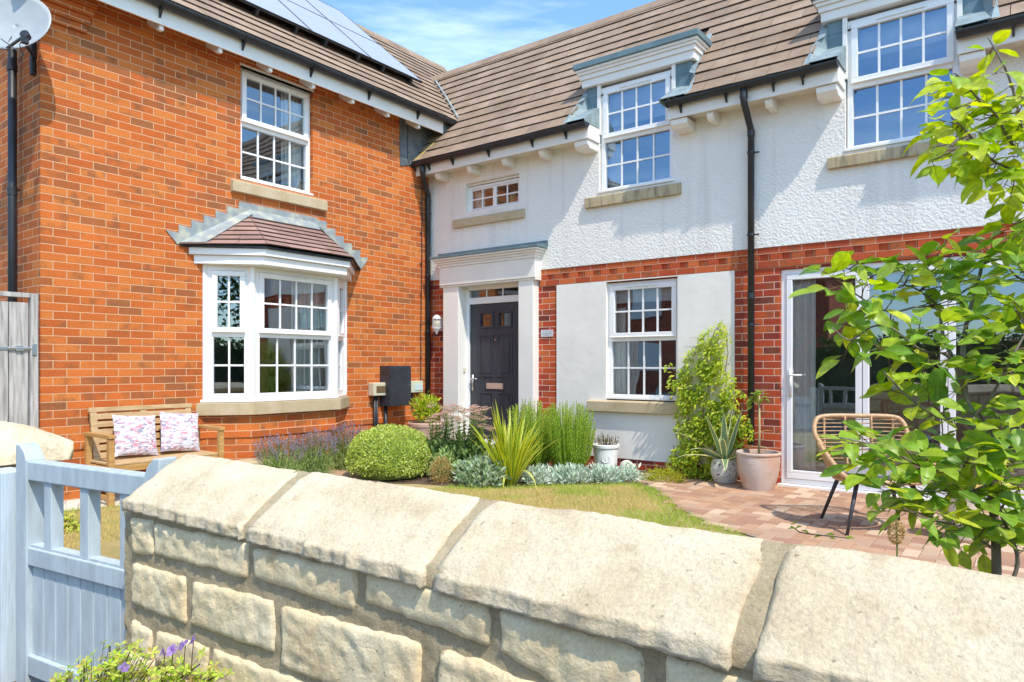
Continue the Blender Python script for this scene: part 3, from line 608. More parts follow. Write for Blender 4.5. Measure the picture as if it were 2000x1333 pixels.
MB().prism(offpoly(.035,.05)+[(-.05,A3[1]+.05),(-.05,A0[1]-.05)], 2, .852, .884).build('window_board', M['upvc'], house, bevel=.006)
MB().prism(offpoly(.065,.09)+[(-.03,A3[1]+.09),(-.03,A0[1]-.09)], 2, .715, .848).build('stone_sill', M['sill'], house, bevel=.006)
MB().prism(offpoly(.0,.0), 2, -.1, .714).build('bay_brickwork', M['brick'], house)
MB().prism(offpoly(.014,.016), 2, .47, .545).build('plinth_course', M['brick'], house, bevel=.002, seg=1)
def bpoly(X, yc, ye): return [(0,YC-ye),(X,YC-yc),(X,YC+yc),(0,YC+ye)]
MB().prism(bpoly(.51,.56,1.06), 2, 2.325, 2.415).build('cornice', M['upvc'], house, bevel=.004)
MB().prism(bpoly(.545,.575,1.115), 2, 2.417, 2.49).build('cornice', M['upvc'], house, bevel=.004)
MB().prism(bpoly(.575,.585,1.16), 2, 2.491, 2.515).build('bay_gutter', M['black'], house, bevel=.004)
# bay roof tiles
def tile_strip(mb, A, B, C_, D, n, th, rnd=.002, gap=.0025, tail=.75):
    """A->B lower line, C_->D upper line; n tiles, each a slab of its own"""
    A, B, C_, D = map(Vector, (A, B, C_, D)); nrm = (B-A).cross(C_-A).normalized()
    if nrm.z < 0: nrm = -nrm
    for i in range(n):
        u0, u1 = i/n, (i+1)/n; gu = gap/max((B-A).length, .01)
        p = A.lerp(B, u0+gu); q = A.lerp(B, u1-gu); r = C_.lerp(D, u1-gu); s = C_.lerp(D, u0+gu)
        t0, t1 = th+random.uniform(-rnd, rnd), th+random.uniform(-rnd, rnd)
        a, b = p+nrm*t0, q+nrm*t1; c, d = r+nrm*.003, s+nrm*.003
        a2, b2_ = a-nrm*th*tail, b-nrm*th*tail
        mb.add([a,b,c,d,a2,b2_,r-nrm*.01,s-nrm*.01], [(0,1,2,3),(4,5,6,7),(0,3,7,4),(1,5,6,2)], 0)
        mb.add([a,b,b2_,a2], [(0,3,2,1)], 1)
E0, E1, E2, E3 = Vector((0,YC-1.22,2.50)), Vector((.60,YC-.585,2.525)), Vector((.60,YC+.565,2.525)), Vector((0,YC+1.20,2.50))
T1, T2 = Vector((0.0,YC-.42,2.95)), Vector((0.0,YC+.50,2.95))
br_ = MB(); nc = 7
for k in range(nc):
    a, b = k/nc, (k+1)/nc
    for (l0, l1, h0, h1, m) in ((E0,E1,T1-Vector((0,.02,0)),T1,3),(E1,E2,T1,T2,4),(E2,E3,T2,T2+Vector((0,.02,0)),3)):
        tile_strip(br_, l0.lerp(h0,a), l1.lerp(h1,a), l0.lerp(h0,b), l1.lerp(h1,b), max(1, m-(k//2 if m == 3 else k//4)), .018)
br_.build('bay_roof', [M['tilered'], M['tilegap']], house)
MB().prism([tuple(E0+Vector((0,0,-.012)))[1:], tuple(E3+Vector((0,0,-.012)))[1:], (T2.y, T2.z-.02), (T1.y, T1.z-.02)], 0, .0, .02).build('roof_backing', M['black'], house)
# lead flashing stepped up the brickwork
fl = MB(); up_, lo_ = [], []
pts = []
n = 6
for i in range(n):
    y = -3.87+.135*i; z = 2.62+.074*i
    pts += [(y-.012, z+.012), (y+.125, z)]
pts += [(-3.06, 3.075), (-2.02, 3.07)]
for i in range(n):
    y = -2.0+.135*i; z = 3.04-.074*i
    pts += [(y, z), (y+.135, z+.008)]
pts += [(-1.215,2.62),(-1.31,2.51)]
fl.prism(pts+[(-1.97,2.93),(-3.0,2.93),(-3.76,2.50)], 0, .004, .012)
fl.build('lead_flashing', M['leadpale'], house)
ap = MB()
def slab(mb, vs, th=.006, mi=0):
    vs = [Vector(v) for v in vs]; nn = (vs[1]-vs[0]).cross(vs[2]-vs[0]).normalized()
    if nn.z < 0: nn = -nn
    n = len(vs); mb.add([v+nn*th for v in vs]+vs, [tuple(range(n)), tuple(range(n,2*n))[::-1]]+[(i,(i+1)%n,n+(i+1)%n,n+i) for i in range(n)], mi)
e0 = E0.lerp(E1, .30); t0 = T1.lerp(T2, .08)
slab(ap, [E0+Vector((.006,0,.02)), e0+Vector((0,0,.022)), T1+Vector((.06,.02,.0)), T1+Vector((.006,0,.045))], .008)
slab(ap, [T1+Vector((.006,0,.05)), T1+Vector((.09,.0,-.045)), T2+Vector((.09,0,-.045)), T2+Vector((.006,0,.05))], .008)
slab(ap, [T2+Vector((.006,0,.045)), T2+Vector((.06,0,-.0)), E3.lerp(E2,.16)+Vector((0,0,.022)), E3+Vector((.006,0,.02))], .008)
ap.build('lead_apron', M['leadpale'], house)
house = _h

# ---------------------------------------------------------------- front door and surround
ds = MB(); D0 = -.125
ds.box(.375, .66, D0, .12, .0, 2.372); ds.box(1.70, 1.935, D0, .12, .0, 2.372)
ds.box(.345, .69, D0-.025, .11, .0, .56); ds.box(1.68, 1.96, D0-.025, .11, .0, .56)
ds.box(.33, 1.985, D0-.03, .11, 2.374, 2.625)
ds.box(.33+.0, 1.985, D0-.012, .10, 2.345, 2.3735)
for i, (z0, z1, p) in enumerate(((2.625,2.66,.015),(2.66,2.69,.03),(2.69,2.72,.055),(2.72,2.745,.085))):
    ds.box(.33-p, 1.985+p, D0-.03-p, .0, z0+.0005, z1)
dso = ds.build('door_surround', M['paint'], house, bevel=.005)
cn = MB(); cn.box(.225, 2.09, -.255, -.0, 2.746, 2.775); cn.prism([(-.255,2.775),(-.025,2.775),(-.025,2.805)], 0, .225, 2.09); cn.box(.19, 2.10, -.034, -.02, 2.775, 2.85)
cn.build('lead_canopy', M['leadblue'], house, bevel=.003)
fr = MB(); ring(fr, .60, 1.75, .13, 2.40, .10, .06, .14, None); fr.box(.70, 1.65, .061, .14, 2.105, 2.195)
fr.build('door_frame', M['upvc'], house, bevel=.005)
tl = MB(); tl.add([(.70,.10,2.19),(1.66,.10,2.19),(1.66,.10,2.36),(.70,.10,2.36)], [(0,1,2,3)])
tlo = tl.build('fanlight', M['glass'], house)
MB().box(.99,1.005,.085,.098,2.19,2.345).box(1.275,1.29,.085,.098,2.19,2.345).build('glazing_bars', M['upvc'], tlo)
dr = MB(); dx0, dx1, dz0, dz1, dy = .702, 1.648, .18, 2.105, .085
dcx = 1.155
def dhole(a, b, c, d): return (a, b, c, d)
dh = [(.895,1.095,1.79,1.965),(1.215,1.415,1.79,1.965)]
shell(dr, fnR(dy), dx0, dx1, dz0, dz1, dh, .03)
dr.box(dx0, dx1, dy+.03, dy+.045, dz0, 1.78)
for a, b, c, d in dh: ring(dr, a-.028, b+.028, c-.028, d+.028, .03, dy-.016, dy+.02, None)
for xa, xb in ((.885,1.10),(1.21,1.425)):
    for za, zb in ((1.11,1.66),(.30,.86)):
        ring(dr, xa-.02, xb+.02, za-.02, zb+.02, .022, dy-.009, dy+.002, None); 
        dr.prism([(xa+.03,za+.03),(xb-.03,za+.03),(xb-.03,zb-.03),(xa+.03,zb-.03)], 1, dy-.008, dy+.002)
door = dr.build('front_door', M['door'], house, bevel=.004)
for a, b, c, d in dh: gl_ = MB(); gl_.add([(a,dy+.018,c),(b,dy+.018,c),(b,dy+.018,d),(a,dy+.018,d)], [(0,1,2,3)]); gl_.build('pane', M['glass'], door)
MB().box(1.0,1.29,dy-.012,dy,.925,1.005).build('letter_plate', M['brass'], door, bevel=.004)
h = MB(); h.box(.735,.765,dy-.012,dy,.90,1.12); h.tube([(.75,dy-.01,1.06),(.75,dy-.05,1.06),(.76,dy-.052,1.06),(.86,dy-.052,1.06)], .008, 8); h.build('handle', M['metal'], door, smooth=True)
MB().tube([(1.155,dy-.008,1.60),(1.155,dy,1.60)], .012, 12).build('spyhole', M['metal'], door)
MB().box(.66,1.70,-.02,.12,.10,.18).build('door_step', M['upvc'], house, bevel=.006)
MB().box(.40,1.95,-.32,-.0,.0,.10).build('doorstep_stone', M['sill'], house, bevel=.008)
MB().box(.64+.022,.64+.034,-.02,.02,1.15,1.21).build('bell_push', M['cream'], house, bevel=.003)

# ---------------------------------------------------------------- patio doors
pd = thing('patio_door', None, None); pd.parent = house; pd['label'] = 'white glazed folding patio doors opening on the block paving'
f = MB(); ring(f, 4.978, 7.94, .035, 2.238, .05, .03, .10, None)
f.box(4.96, 7.96, -.06, .03, .0, .033)
f.build('door_frame', M['upvc'], pd, bevel=.004)
xs = [5.03, 5.745, 6.455, 7.17, 7.885]
for i in range(4):
    a, b = xs[i]+.003, xs[i+1]-.003
    q = MB(); ring(q, a, b, .09, 2.185, .058, .015, .075, None)
    q.box(a+.058, b-.058, .016, .07, .148, .175)
    lf_ = q.build('door_leaf', M['upvc'], pd, bevel=.006)
    gq = MB(); gq.add([(a+.05,.04,.165),(b-.05,.04,.165),(b-.05,.04,2.135),(a+.05,.04,2.135)], [(0,1,2,3)]); gq.build('pane', M['glass'], pd)
h = MB(); h.box(5.062,5.09,.0,.015,.93,1.21); h.tube([(5.076,.01,1.15),(5.076,-.035,1.15),(5.09,-.04,1.15),(5.20,-.04,1.15)], .009, 8)
h.build('handle', M['upvc'], pd, smooth=True)
MB().box(6.05,6.5,.005,.03,2.195,2.215).build('trickle_vent', M['greyvent'], pd, bevel=.003)
MB().box(5.742,5.748,.02,.06,.09,2.185).build('door_seal', M['black'], pd)

# ---------------------------------------------------------------- interiors (dark rooms behind the glass)
def room(x0,x1,y0,y1,z0,z1, front):
    r_ = MB(); r_.box(x0,x1,y0,y1,z0,z1); drop = {'y0':2,'x1':3}[front]; del r_.f[drop]; r_.m.pop()
    return r_.build('room', M['interior'], house)
room(-2.2,-.13,YC-1.3,YC+1.3,.3,2.6,'x1'); room(-2.2,-.13,YC-1.3,YC+1.3,2.9,4.72,'x1')
room(.1,1.75,.15,1.6,0.0,2.45,'y0'); room(2.3,4.4,.14,2.4,.2,2.4,'y0'); room(4.8,8.2,.14,3.0,.0,2.4,'y0')
room(.4,1.9,.12,1.2,3.0,3.95,'y0'); room(2.69,4.0,.09,1.5,3.1,4.62,'y0'); room(5.45,6.75,.09,1.5,3.1,4.62,'y0')

# ---------------------------------------------------------------- main roofs
random.seed(11)
SRp = Vector((0, math.cos(R(49.9)), math.sin(R(49.9)))); EY, EZ = -.365, 4.125
def rp(x, s): return Vector((x, EY, EZ)) + SRp*s
slen = 2.70; nR = 13; gR = slen/nR
tr = MB()
for k in range(nR):
    s0, s1 = k*gR, (k+1)*gR+.004
    z0 = rp(0, s0).z
    xl = -.0 if z0 < 4.78 else .35-(z0-4.8)/.8632-.06
    y1 = rp(0, s1).y
    segs = [(xl, RX1+.1)]
    if rp(0, s0).y < -.02:
        segs = [(xl, 2.60), (4.09, 5.36), (6.80, RX1+.1)]
    elif rp(0, s0).y < .45: segs = [(xl, 2.68), (4.0, 5.44), (6.72, RX1+.1)]
    wT = .33
    for a, b in segs:
        first = math.floor(a/wT + (k % 2)*.5)
        xx = [a]; q = (math.floor(a/wT - (k%2)*.5)+1)*wT + (k%2)*.5*wT
        while q < b-.02:
            if q > a+.02: xx.append(q)
            q += wT
        xx.append(b)
        for i in range(len(xx)-1): tile_strip(tr, rp(xx[i],s0), rp(xx[i+1],s0), rp(xx[i],s1), rp(xx[i+1],s1), 1, .021, .0034, .0030, .85)
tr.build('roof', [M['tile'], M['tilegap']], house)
bkr = MB(); slab(bkr, [rp(0,0)+Vector((0,.0,-.03)), rp(2.60,0)+Vector((0,0,-.03)), rp(2.60,.55)+Vector((0,0,-.03)), rp(0,.55)+Vector((0,0,-.03))], .004)
slab(bkr, [rp(4.09,0)-Vector((0,0,.03)), rp(5.36,0)-Vector((0,0,.03)), rp(5.36,.55)-Vector((0,0,.03)), rp(4.09,.55)-Vector((0,0,.03))], .004)
slab(bkr, [rp(6.80,0)-Vector((0,0,.03)), rp(RX1,0)-Vector((0,0,.03)), rp(RX1,.55)-Vector((0,0,.03)), rp(6.80,.55)-Vector((0,0,.03))], .004)
slab(bkr, [rp(-1.2,.56)-Vector((0,0,.03)), rp(RX1,.56)-Vector((0,0,.03)), rp(RX1,slen)-Vector((0,0,.03)), rp(-1.2,slen)-Vector((0,0,.03))], .004)
slab(bkr, [rp(-1.5,slen), rp(RX1,slen), Vector((RX1,3.3,4.0)), Vector((-1.5,3.3,4.0))], .02)
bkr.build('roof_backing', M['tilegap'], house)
rd = MB(); rr_ = rp(0, slen)
x = -1.30
while x < RX1:
    x2 = min(x+.42, RX1+.1)
    rd.prism([(rr_.y-.13, rr_.z-.115),(rr_.y-.12, rr_.z-.085),(rr_.y-.045, rr_.z+.02),(rr_.y, rr_.z+.045),(rr_.y+.045, rr_.z+.02),(rr_.y+.13, rr_.z-.10)], 0, x+.003, x2-.003); x = x2
rd.build('ridge_tiles', M['tile'], house)
# left wing roof
LS = Vector((-math.cos(R(40.8)), 0, math.sin(R(40.8))))
def lp(y, s): return Vector((.345, y, 4.795)) + LS*s
llen = 3.62; nL = 14.5; gL = llen/nL
tl_ = MB(); k = 0
while k < nL:
    s0, s1 = k*gL, min((k+1)*gL+.004, llen)
    a, b = -5.32, 2.86
    if lp(0, s0).z < 6.3: b = max(-.36+(lp(0,s1).z-EZ)/1.187+.05+ (0), .2)
    xx = [a]; q = (math.floor(a/.33 - (k%2)*.5)+1)*.33 + (k%2)*.165
    while q < b-.02: xx.append(q); q += .33
    xx.append(b)
    for i in range(len(xx)-1): tile_strip(tl_, lp(xx[i],s0), lp(xx[i+1],s0), lp(xx[i],s1), lp(xx[i+1],s1), 1, .021, .0034, .0030, .85)
    k += 1
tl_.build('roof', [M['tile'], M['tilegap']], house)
bl = MB(); slab(bl, [lp(-5.3,0)-Vector((0,0,.03)), lp(.15,0)-Vector((0,0,.03)), lp(1.6,llen)-Vector((0,0,.03)), lp(-5.3,llen)-Vector((0,0,.03))], .004)
slab(bl, [lp(1.4,1.9)-Vector((0,0,.03)), lp(2.84,1.9)-Vector((0,0,.03)), lp(2.84,llen)-Vector((0,0,.03)), lp(1.4,llen)-Vector((0,0,.03))], .004)
slab(bl, [lp(-5.3,llen), lp(2.85,llen), Vector((-5.35,2.85,4.7)), Vector((-5.35,-5.3,4.7))], .02)
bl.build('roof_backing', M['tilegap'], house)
rl = MB(); rr_ = lp(0, llen); y = -5.34
while y < 2.8:
    y2 = min(y+.42, 2.88)
    rl.prism([(rr_.x+.13, rr_.z-.10),(rr_.x+.12,rr_.z-.07),(rr_.x+.045, rr_.z+.02),(rr_.x, rr_.z+.04),(rr_.x-.045, rr_.z+.02),(rr_.x-.13, rr_.z-.1)], 1, y+.003, y2-.003); y = y2
rl.build('ridge_tiles', M['tile'], house)
MB().tube([(.36,.225,4.845),(-.5,.86,5.59),(-1.24,1.385,6.225)], .019, 6).build('valley_mortar', M['leadpale'], house)
MB().box(.20,.345,-5.33,.23,4.745,4.79).build('eave_felt', M['black'], house)

# lead cheek where the white wing's roof meets the brick wing
lc = MB(); lc.prism([(-.60,4.03),(-.33,4.10),(.36,4.93),(.36,4.95),(-.62,4.75)], 0, .004, .012)
lc.prism([(-.02,4.42),(.30,4.80),(.30,4.86),(-.02,4.72)], 0, .26, .268)
lc.build('lead_flashing', M['lead'], house)
lv = MB(); slab(lv, [rp(0.01,-.02)+Vector((0,0,.024)), rp(.30,-.0)+Vector((0,0,.024)), rp(.30,.30)+Vector((0,0,.024)), rp(.012,.5)+Vector((0,0,.026))], .003)
# lichened verge tiles
lvo = MB(); slab(lvo, [rp(.02,.02)+Vector((0,0,.026)), rp(.12,.02)+Vector((0,0,.026)), rp(.22,.36)+Vector((0,0,.02)), rp(.16,.40)+Vector((0,0,.02))], .002)
lvo.build('lichen_patch', M['lichen'], house)

# eaves: soffit, fascia, brackets, gutters
def eaveR(x0, x1, brs, big=()):
    s = MB(); s.box(x0, x1, -.265, -.024, 3.985, 4.0); s.build('soffit', M['soffit'], house)
    f = MB(); f.box(x0, x1, -.288, -.266, 3.945, 4.085); 
    if x0 > .2: f.box(x0-.002, x0+.022, -.2865, .0, 3.9452, 4.18)
    if x1 < 9: f.box(x1-.022, x1+.002, -.2865, .0, 3.9452, 4.18)
    f.build('fascia', M['paint'], house, bevel=.003)
    for b in brs:
        MB().prism([(-.02,3.984),(-.245,3.984),(-.245,3.905),(-.21,3.865),(-.02,3.865)], 0, b-.035, b+.035).build('eaves_bracket', M['paint'], house, bevel=.004)
    for b in big:
        MB().prism([(-.02,3.944),(-.262,3.944),(-.262,3.885),(-.215,3.845),(-.02,3.845)], 0, b-.095, b+.095).build('eaves_bracket', M['paint'], house, bevel=.005)
def halfring(c1, c2, r, r2):
    a = [(c1+r*math.cos(t), c2+r*math.sin(t)) for t in [math.pi+math.pi*i/10 for i in range(11)]]
    b = [(c1+r2*math.cos(t), c2+r2*math.sin(t)) for t in [2*math.pi-math.pi*i/10 for i in range(11)]]
    return a+b
def gutterR(x0, x1, clips):
    g_ = MB(); g_.prism(halfring(-.345, 4.115, .057, .051), 0, x0, x1)
    for e_ in (x0, x1): g_.prism([(-.345+.061*math.cos(t), 4.115+.061*math.sin(t)) for t in [math.pi+math.pi*i/10 for i in range(11)]], 0, e_-.006, e_+.006)
    go = g_.build('gutter', M['black'], house)
    for c in clips:
        q = MB(); q.prism(halfring(-.345, 4.115, .064, .057), 0, c-.018, c+.018); q.prism([(-.289,4.10),(-.289,3.985),(-.30,3.985),(-.365,4.06)], 0, c-.008, c+.008)
        q.build('gutter_clip', M['black'], go)
def brx(pts): return [onY(px, py, -.2).x for px, py in pts]
eaveR(.0, 2.846, brx([(857,340),(919,325),(987,308),(1060,290)]), (2.735,))
eaveR(3.86, 5.595, brx([(1389,212),(1503,190)]), (3.975, 5.485))
eaveR(6.555, RX1, [7.25,7.8,8.35,8.9], (6.66,))
gutterR(.03, 2.86, [.28,.72,1.35,2.05,2.55]); gutterR(3.885, 5.60, [4.02,4.52,5.0,5.28]); gutterR(6.56, RX1, [6.95,7.9])
# L eaves
MB().box(.002, .262, -5.3, .0, 4.742, 4.748).build('soffit', M['soffit'], house)
MB().box(.262, .284, -5.32, -.02, 4.575, 4.74).build('fascia', M['paint'], house, bevel=.003)
for px, py in ((316,45),(431,92),(529,131),(613,165),(690,196),(759,222),(819,246)):
    y = onX(px-6, py, .2).y
    MB().prism([(.003,4.741),(.258,4.741),(.258,4.532),(.21,4.532),(.003,4.655)], 1, y-.022, y+.022).build('eaves_bracket', M['paint'], house, bevel=.004)
gl2 = MB(); gl2.prism([(x_, z_) for x_, z_ in halfring(.342, 4.775, .057, .051)], 1, -5.35, .26)
go = gl2.build('gutter', M['black'], house)
for px, py in ((322,22),(484,87),(617,142),(730,187),(825,229)):
    c = onX(px, py, .39).y; q = MB(); q.prism(halfring(.342, 4.775, .064, .057), 1, c-.018, c+.018); q.prism([(.285,4.76),(.285,4.63),(.296,4.63),(.362,4.72)], 1, c-.008, c+.008); q.build('gutter_clip', M['black'], go)

# dormers
def dormer(a, b, wa, wb, name):
    d = MB(); y0 = -.006
    d.box(wb, b, y0, .9, 3.95, 4.66)
    o = d.build('dormer_cheek', M['leadblue'], house, bevel=.004); MB().box(a, wa, y0, .9, 3.95, 4.66).build('dormer_cheek', M['leadblue'], house, bevel=.004)
    for q_ in (wa-.03, wb-.012): MB().box(q_, q_+.042, -.03, .02, 4.05, 4.66).build('dormer_trim', M['paint'], o, bevel=.003)
    # aprons flaring over the tiles at the foot of each cheek
    for s in (-1, 1):
        k_ = MB()
        x0 = a if s < 0 else b; xi = wa if s < 0 else wb
        up = Vector((0,0,.026))
        A_, B_, C_, D_ = Vector((x0+s*.07,-.375,4.15)), Vector((xi,-.375,4.15)), Vector((xi,-.008,4.385)), Vector((x0,-.008,4.385))
        slab(k_, [A_,B_,C_,D_], .006)
        slab(k_, [A_, D_, Vector((x0,-.006,4.60)), rp(x0+s*.10,.34)+up, rp(x0+s*.13,0)+up], .005)
        slab(k_, [rp(x0,.45)+up, rp(x0+s*.07,.40)+up, rp(x0+s*.07,1.25)+up, rp(x0,1.25)+up], .005)
        k_.prism([(-.375,4.12),(-.375,4.15),(-.012,4.385),(-.012,4.12)], 0, xi-.004*s, xi+.004*s)
        k_.build('lead_apron', kk2, o)
    # cornice
    for z0, z1, p in ((4.655,4.745,.045),(4.746,4.80,.065),(4.801,4.835,.085),(4.836,4.865,.105)):
        MB().box(a-p, b+p, -.01-p, .55, z0, z1).build('cornice', M['paint'], o, bevel=.004)
    MB().box(a-.125, b+.125, -.14, .62, 4.866, 4.935).build('lead_roof', M['leadblue'], o, bevel=.005)
kk2 = mat('pale_lead_apron', (.25,.31,.32), .55, var=.2, scale=7, bump=.003, bscale=15)
dormer(2.665, 4.02, 2.85, 3.80, 'a'); dormer(5.43, 6.73, 5.608, 6.54, 'b')

# rainwater pipes
def pipe(pts, r, name='downpipe', joints=(), cl=()):
    p = MB(); p.tube(pts, r, 14); o = p.build(name, M['black'], house, smooth=True)
    for (x, y, z) in joints: MB().tube([(x,y,z-.03),(x,y,z+.03)], r+.005, 14).build('pipe_collar', M['black'], o)
    for (x, y, z, dx, dy) in cl:
        q = MB(); q.tube([(x,y,z-.012),(x,y,z+.012)], r+.007, 14); q.box(x-abs(dy)*.055-.004, x+abs(dy)*.055+.004, y-.01, y+.01, z-.008, z+.008); q.tube([(x,y,z),(x+dx,y+dy,z)], .008, 6); q.build('pipe_bracket', M['black'], o)
px_ = 4.715
pipe([(px_,-.345,4.07),(px_,-.345,3.96),(px_,-.335,3.93),(px_-.01,-.11,3.74),(px_-.01,-.085,3.70),(px_-.01,-.085,.42)], .034, joints=[(px_-.01,-.085,3.68),(px_,-.345,4.0),(px_-.01,-.085,1.98)], cl=[(px_-.01,-.085,3.48,.075,.03),(px_-.01,-.085,2.62,.075,.03),(px_-.01,-.085,1.68,.075,.03)])
pipe([(.185,-.345,4.07),(.185,-.345,3.97),(.175,-.33,3.93),(.055,-.10,3.72),(.045,-.085,3.66),(.045,-.085,.30)], .036, joints=[(.045,-.085,3.62),(.185,-.345,4.0)], cl=[(.045,-.085,3.45,0,.08),(.045,-.085,2.55,0,.08),(.045,-.085,1.75,0,.08)])
pipe([(-.455,-5.07,5.0),(-.455,-5.07,.1)], .036, joints=[(-.455,-5.07,4.0),(-.455,-5.07,2.85)], cl=[(-.455,-5.07,2.88,.0,.06)])
# cable clipped beside the corner
cbl = MB(); pts = [onX(px,py,.012) for px,py in ((797,240),(795,275),(796,310),(800,322),(812,333),(822,345),(824,372),(824,500),(822,640),(822,742))]
cbl.tube(pts, .007, 6); cbo = cbl.build('wall_cable', M['black'], house)
for px,py in ((797,298),(822,396),(822,455),(822,515),(822,575),(822,635),(822,698)):
    p = onX(px,py,.014); MB().tube([p-Vector((0,0,.008)), p+Vector((0,0,.008))], .013, 6).build('cable_clip', M['black'], cbo)

# ================================================================== FITTINGS ON THE WALLS
def solar(y1, s0, w, hgt, label):
    t = thing('solar_panel', label, 'solar panel', lp(y1-w/2, s0), 'solar panels on the roof of the brick wing')
    n_ = Vector((math.sin(R(40.8)), 0, math.cos(R(40.8))))
    def q(u, s, h): return lp(y1-u, s0+s) + n_*h
    o = MB(); g0, g1, h0, h1 = .0, w, .10, .135
    def bx(mb, u0, u1, a, b, ha, hb):
        mb.add([q(u0,a,ha),q(u1,a,ha),q(u1,b,ha),q(u0,b,ha),q(u0,a,hb),q(u1,a,hb),q(u1,b,hb),q(u0,b,hb)], [(0,3,2,1),(4,5,6,7),(0,1,5,4),(1,2,6,5),(2,3,7,6),(3,0,4,7)])
    bx(o, .001, w-.001, .001, .012, h0, h1); bx(o, .001, w-.001, hgt-.012, hgt-.001, h0, h1); bx(o, .001, .012, .012, hgt-.012, h0, h1); bx(o, w-.012, w-.001, .012, hgt-.012, h0, h1)
    att(o.build('panel_frame', M['black']), t)
    p = MB(); bx(p, .012, w-.012, .012, hgt-.012, h0+.005, h1-.003); att(p.build('glass_cells', M['solar']), t)
    for q_ in (.2, .75): r_ = MB(); bx(r_, w*q_, w*q_+.03, -.03, hgt, .03, .099); att(r_.build('mounting_rail', M['black']), t)
Lrow = (-.42-.345)/-.757
for r_i in range(2):
    for c in range(5):
        lab = f"{'lower' if r_i == 0 else 'upper'} row solar panel, {['nearest the roof valley','second from the roof valley','third from the roof valley','fourth from the roof valley','farthest from the roof valley'][c]}"
        solar(.13-c*1.0-.0*r_i, .93+r_i*1.255, .997, 1.25, lab)

# satellite dish on the gable
dsh = thing('satellite_dish', 'pale grey satellite dish on a bracket at the corner of the brick wing', 'satellite dish', (0,-5.0,4.0))
c0 = P(24, 42, 5.95); nrm = Vector((.62,-.70,.30)).normalized(); uu = nrm.cross(Vector((0,0,1))).normalized(); vv = uu.cross(nrm).normalized()
d = MB(); vs = []; nr, na = 8, 40
for i in range(nr+1):
    rr0 = i/nr
    for j in range(na):
        t = 2*math.pi*j/na; vs.append(c0+uu*(rr0*.31*math.cos(t))+vv*(rr0*.285*math.sin(t))-nrm*(.055*(1-rr0**2)))
d.add(vs, [(i*na+j,i*na+(j+1)%na,(i+1)*na+(j+1)%na,(i+1)*na+j) for i in range(nr) for j in range(na)])
do = d.build('dish', M['dish'], smooth=True); md = do.modifiers.new('s','SOLIDIFY'); md.thickness = .006; att(do, dsh)
am = MB(); b0 = P(12,96,5.90); lnb = P(47,66,5.66)
am.tube([b0, lnb-vv*.03], .012, 8); am.tube([b0, c0-nrm*.07-vv*.05, Vector((-.10,-5.0,c0.z-.15))], .017, 8)
am.tube([Vector((-.12,-5.012,c0.z-.30)), Vector((-.12,-5.012,c0.z)), ], .03, 8)
att(am.build('mounting_arm', M['black']), dsh)
ln = MB(); ln.tube([lnb-nrm*.0+vv*.0, lnb-nrm*.05], [.036,.030], 12); ln.box(-.022,.022,-.022,.022,-.045,.02, 0, Matrix.Translation(lnb-nrm*.02-vv*.025)); att(ln.build('receiver', M['black']), dsh)
lc_ = MB(); lc_.tube([lnb-vv*.04, lnb-vv*.13+nrm*.02, lnb-vv*.17-nrm*.05, b0+nrm*.08+vv*.03], .004, 6); att(lc_.build('cable', M['black']), dsh)

# meter cupboard and small boxes on the left wing
t = thing('meter_box', 'black electricity meter cupboard on the brick wall beside the corner', 'meter box', (.1,-.78,.70))
att(MB().box(.0,.20,-.975,-.585,.70,1.245).build('cabinet', M['meterblack'], bevel=.006), t)
att(MB().box(.2005,.215,-.965,-.595,.705,1.235).build('door', M['meterblack'], bevel=.008), t)
att(MB().tube([(.214,-.625,.985),(.221,-.625,.985)], .012, 10).build('lock', M['metal']), t)
t = thing('switch_box', 'cream plastic switch box with brown window left of the meter cupboard', 'switch box', (.06,-1.2,.83), 'small plastic boxes beside the meter cupboard')
ya, yb = onX(729,760,.10).y, onX(759,760,.10).y
za, zb = .845, 1.02
att(MB().box(.0,.11,ya,yb,za,zb).build('casing', M['cream'], bevel=.01), t)
att(MB().box(.11,.116,ya+.045,yb-.02,za+.04,zb-.045).build('cover', mat('smoked_cover',(.17,.11,.06),.25), bevel=.003), t)
t = thing('switch_box', 'pale green plastic switch box right of the meter cupboard', 'switch box', (.06,-.45,.86), 'small plastic boxes beside the meter cupboard')
ya2, yb2 = onX(803,760,.09).y, onX(826,760,.09).y
att(MB().box(.0,.095,ya2,yb2,.865,1.03).build('casing', M['lightgreen'], bevel=.01), t)
att(MB().box(.095,.102,ya2+.06,yb2-.012,.895,.985).build('cover', mat('clear_cover',(.55,.66,.66),.2), bevel=.004), t)
cc = MB(); cc.tube([(.05,ya+.07,.85),(.05,ya+.07,.0)], .018, 8); cc.tube([(.05,ya+.11,.85),(.05,ya+.11,.0)], .016, 8)
tag(cc.build('cable_duct', M['black'], smooth=True), 'pair of black cable ducts running down from the cream switch box', 'cable duct', 'black cables below the meter boxes')
tag(MB().tube([(.07,-.93,.70),(.07,-.93,.0)], .024, 8).build('cable_duct', M['black'], smooth=True), 'short black cable duct under the meter cupboard', 'cable duct', 'black cables below the meter boxes')
tag(MB().tube([(.04,yb2-.17,.87),(.05,yb2-.165,.75),(.05,yb2-.14,.66),(.04,yb2-.04,.60),(.03,yb2+.06,.60)], .014, 8).build('cable', M['black'], smooth=True), 'black cable looping down from the pale green switch box', 'cable', 'black cables below the meter boxes')

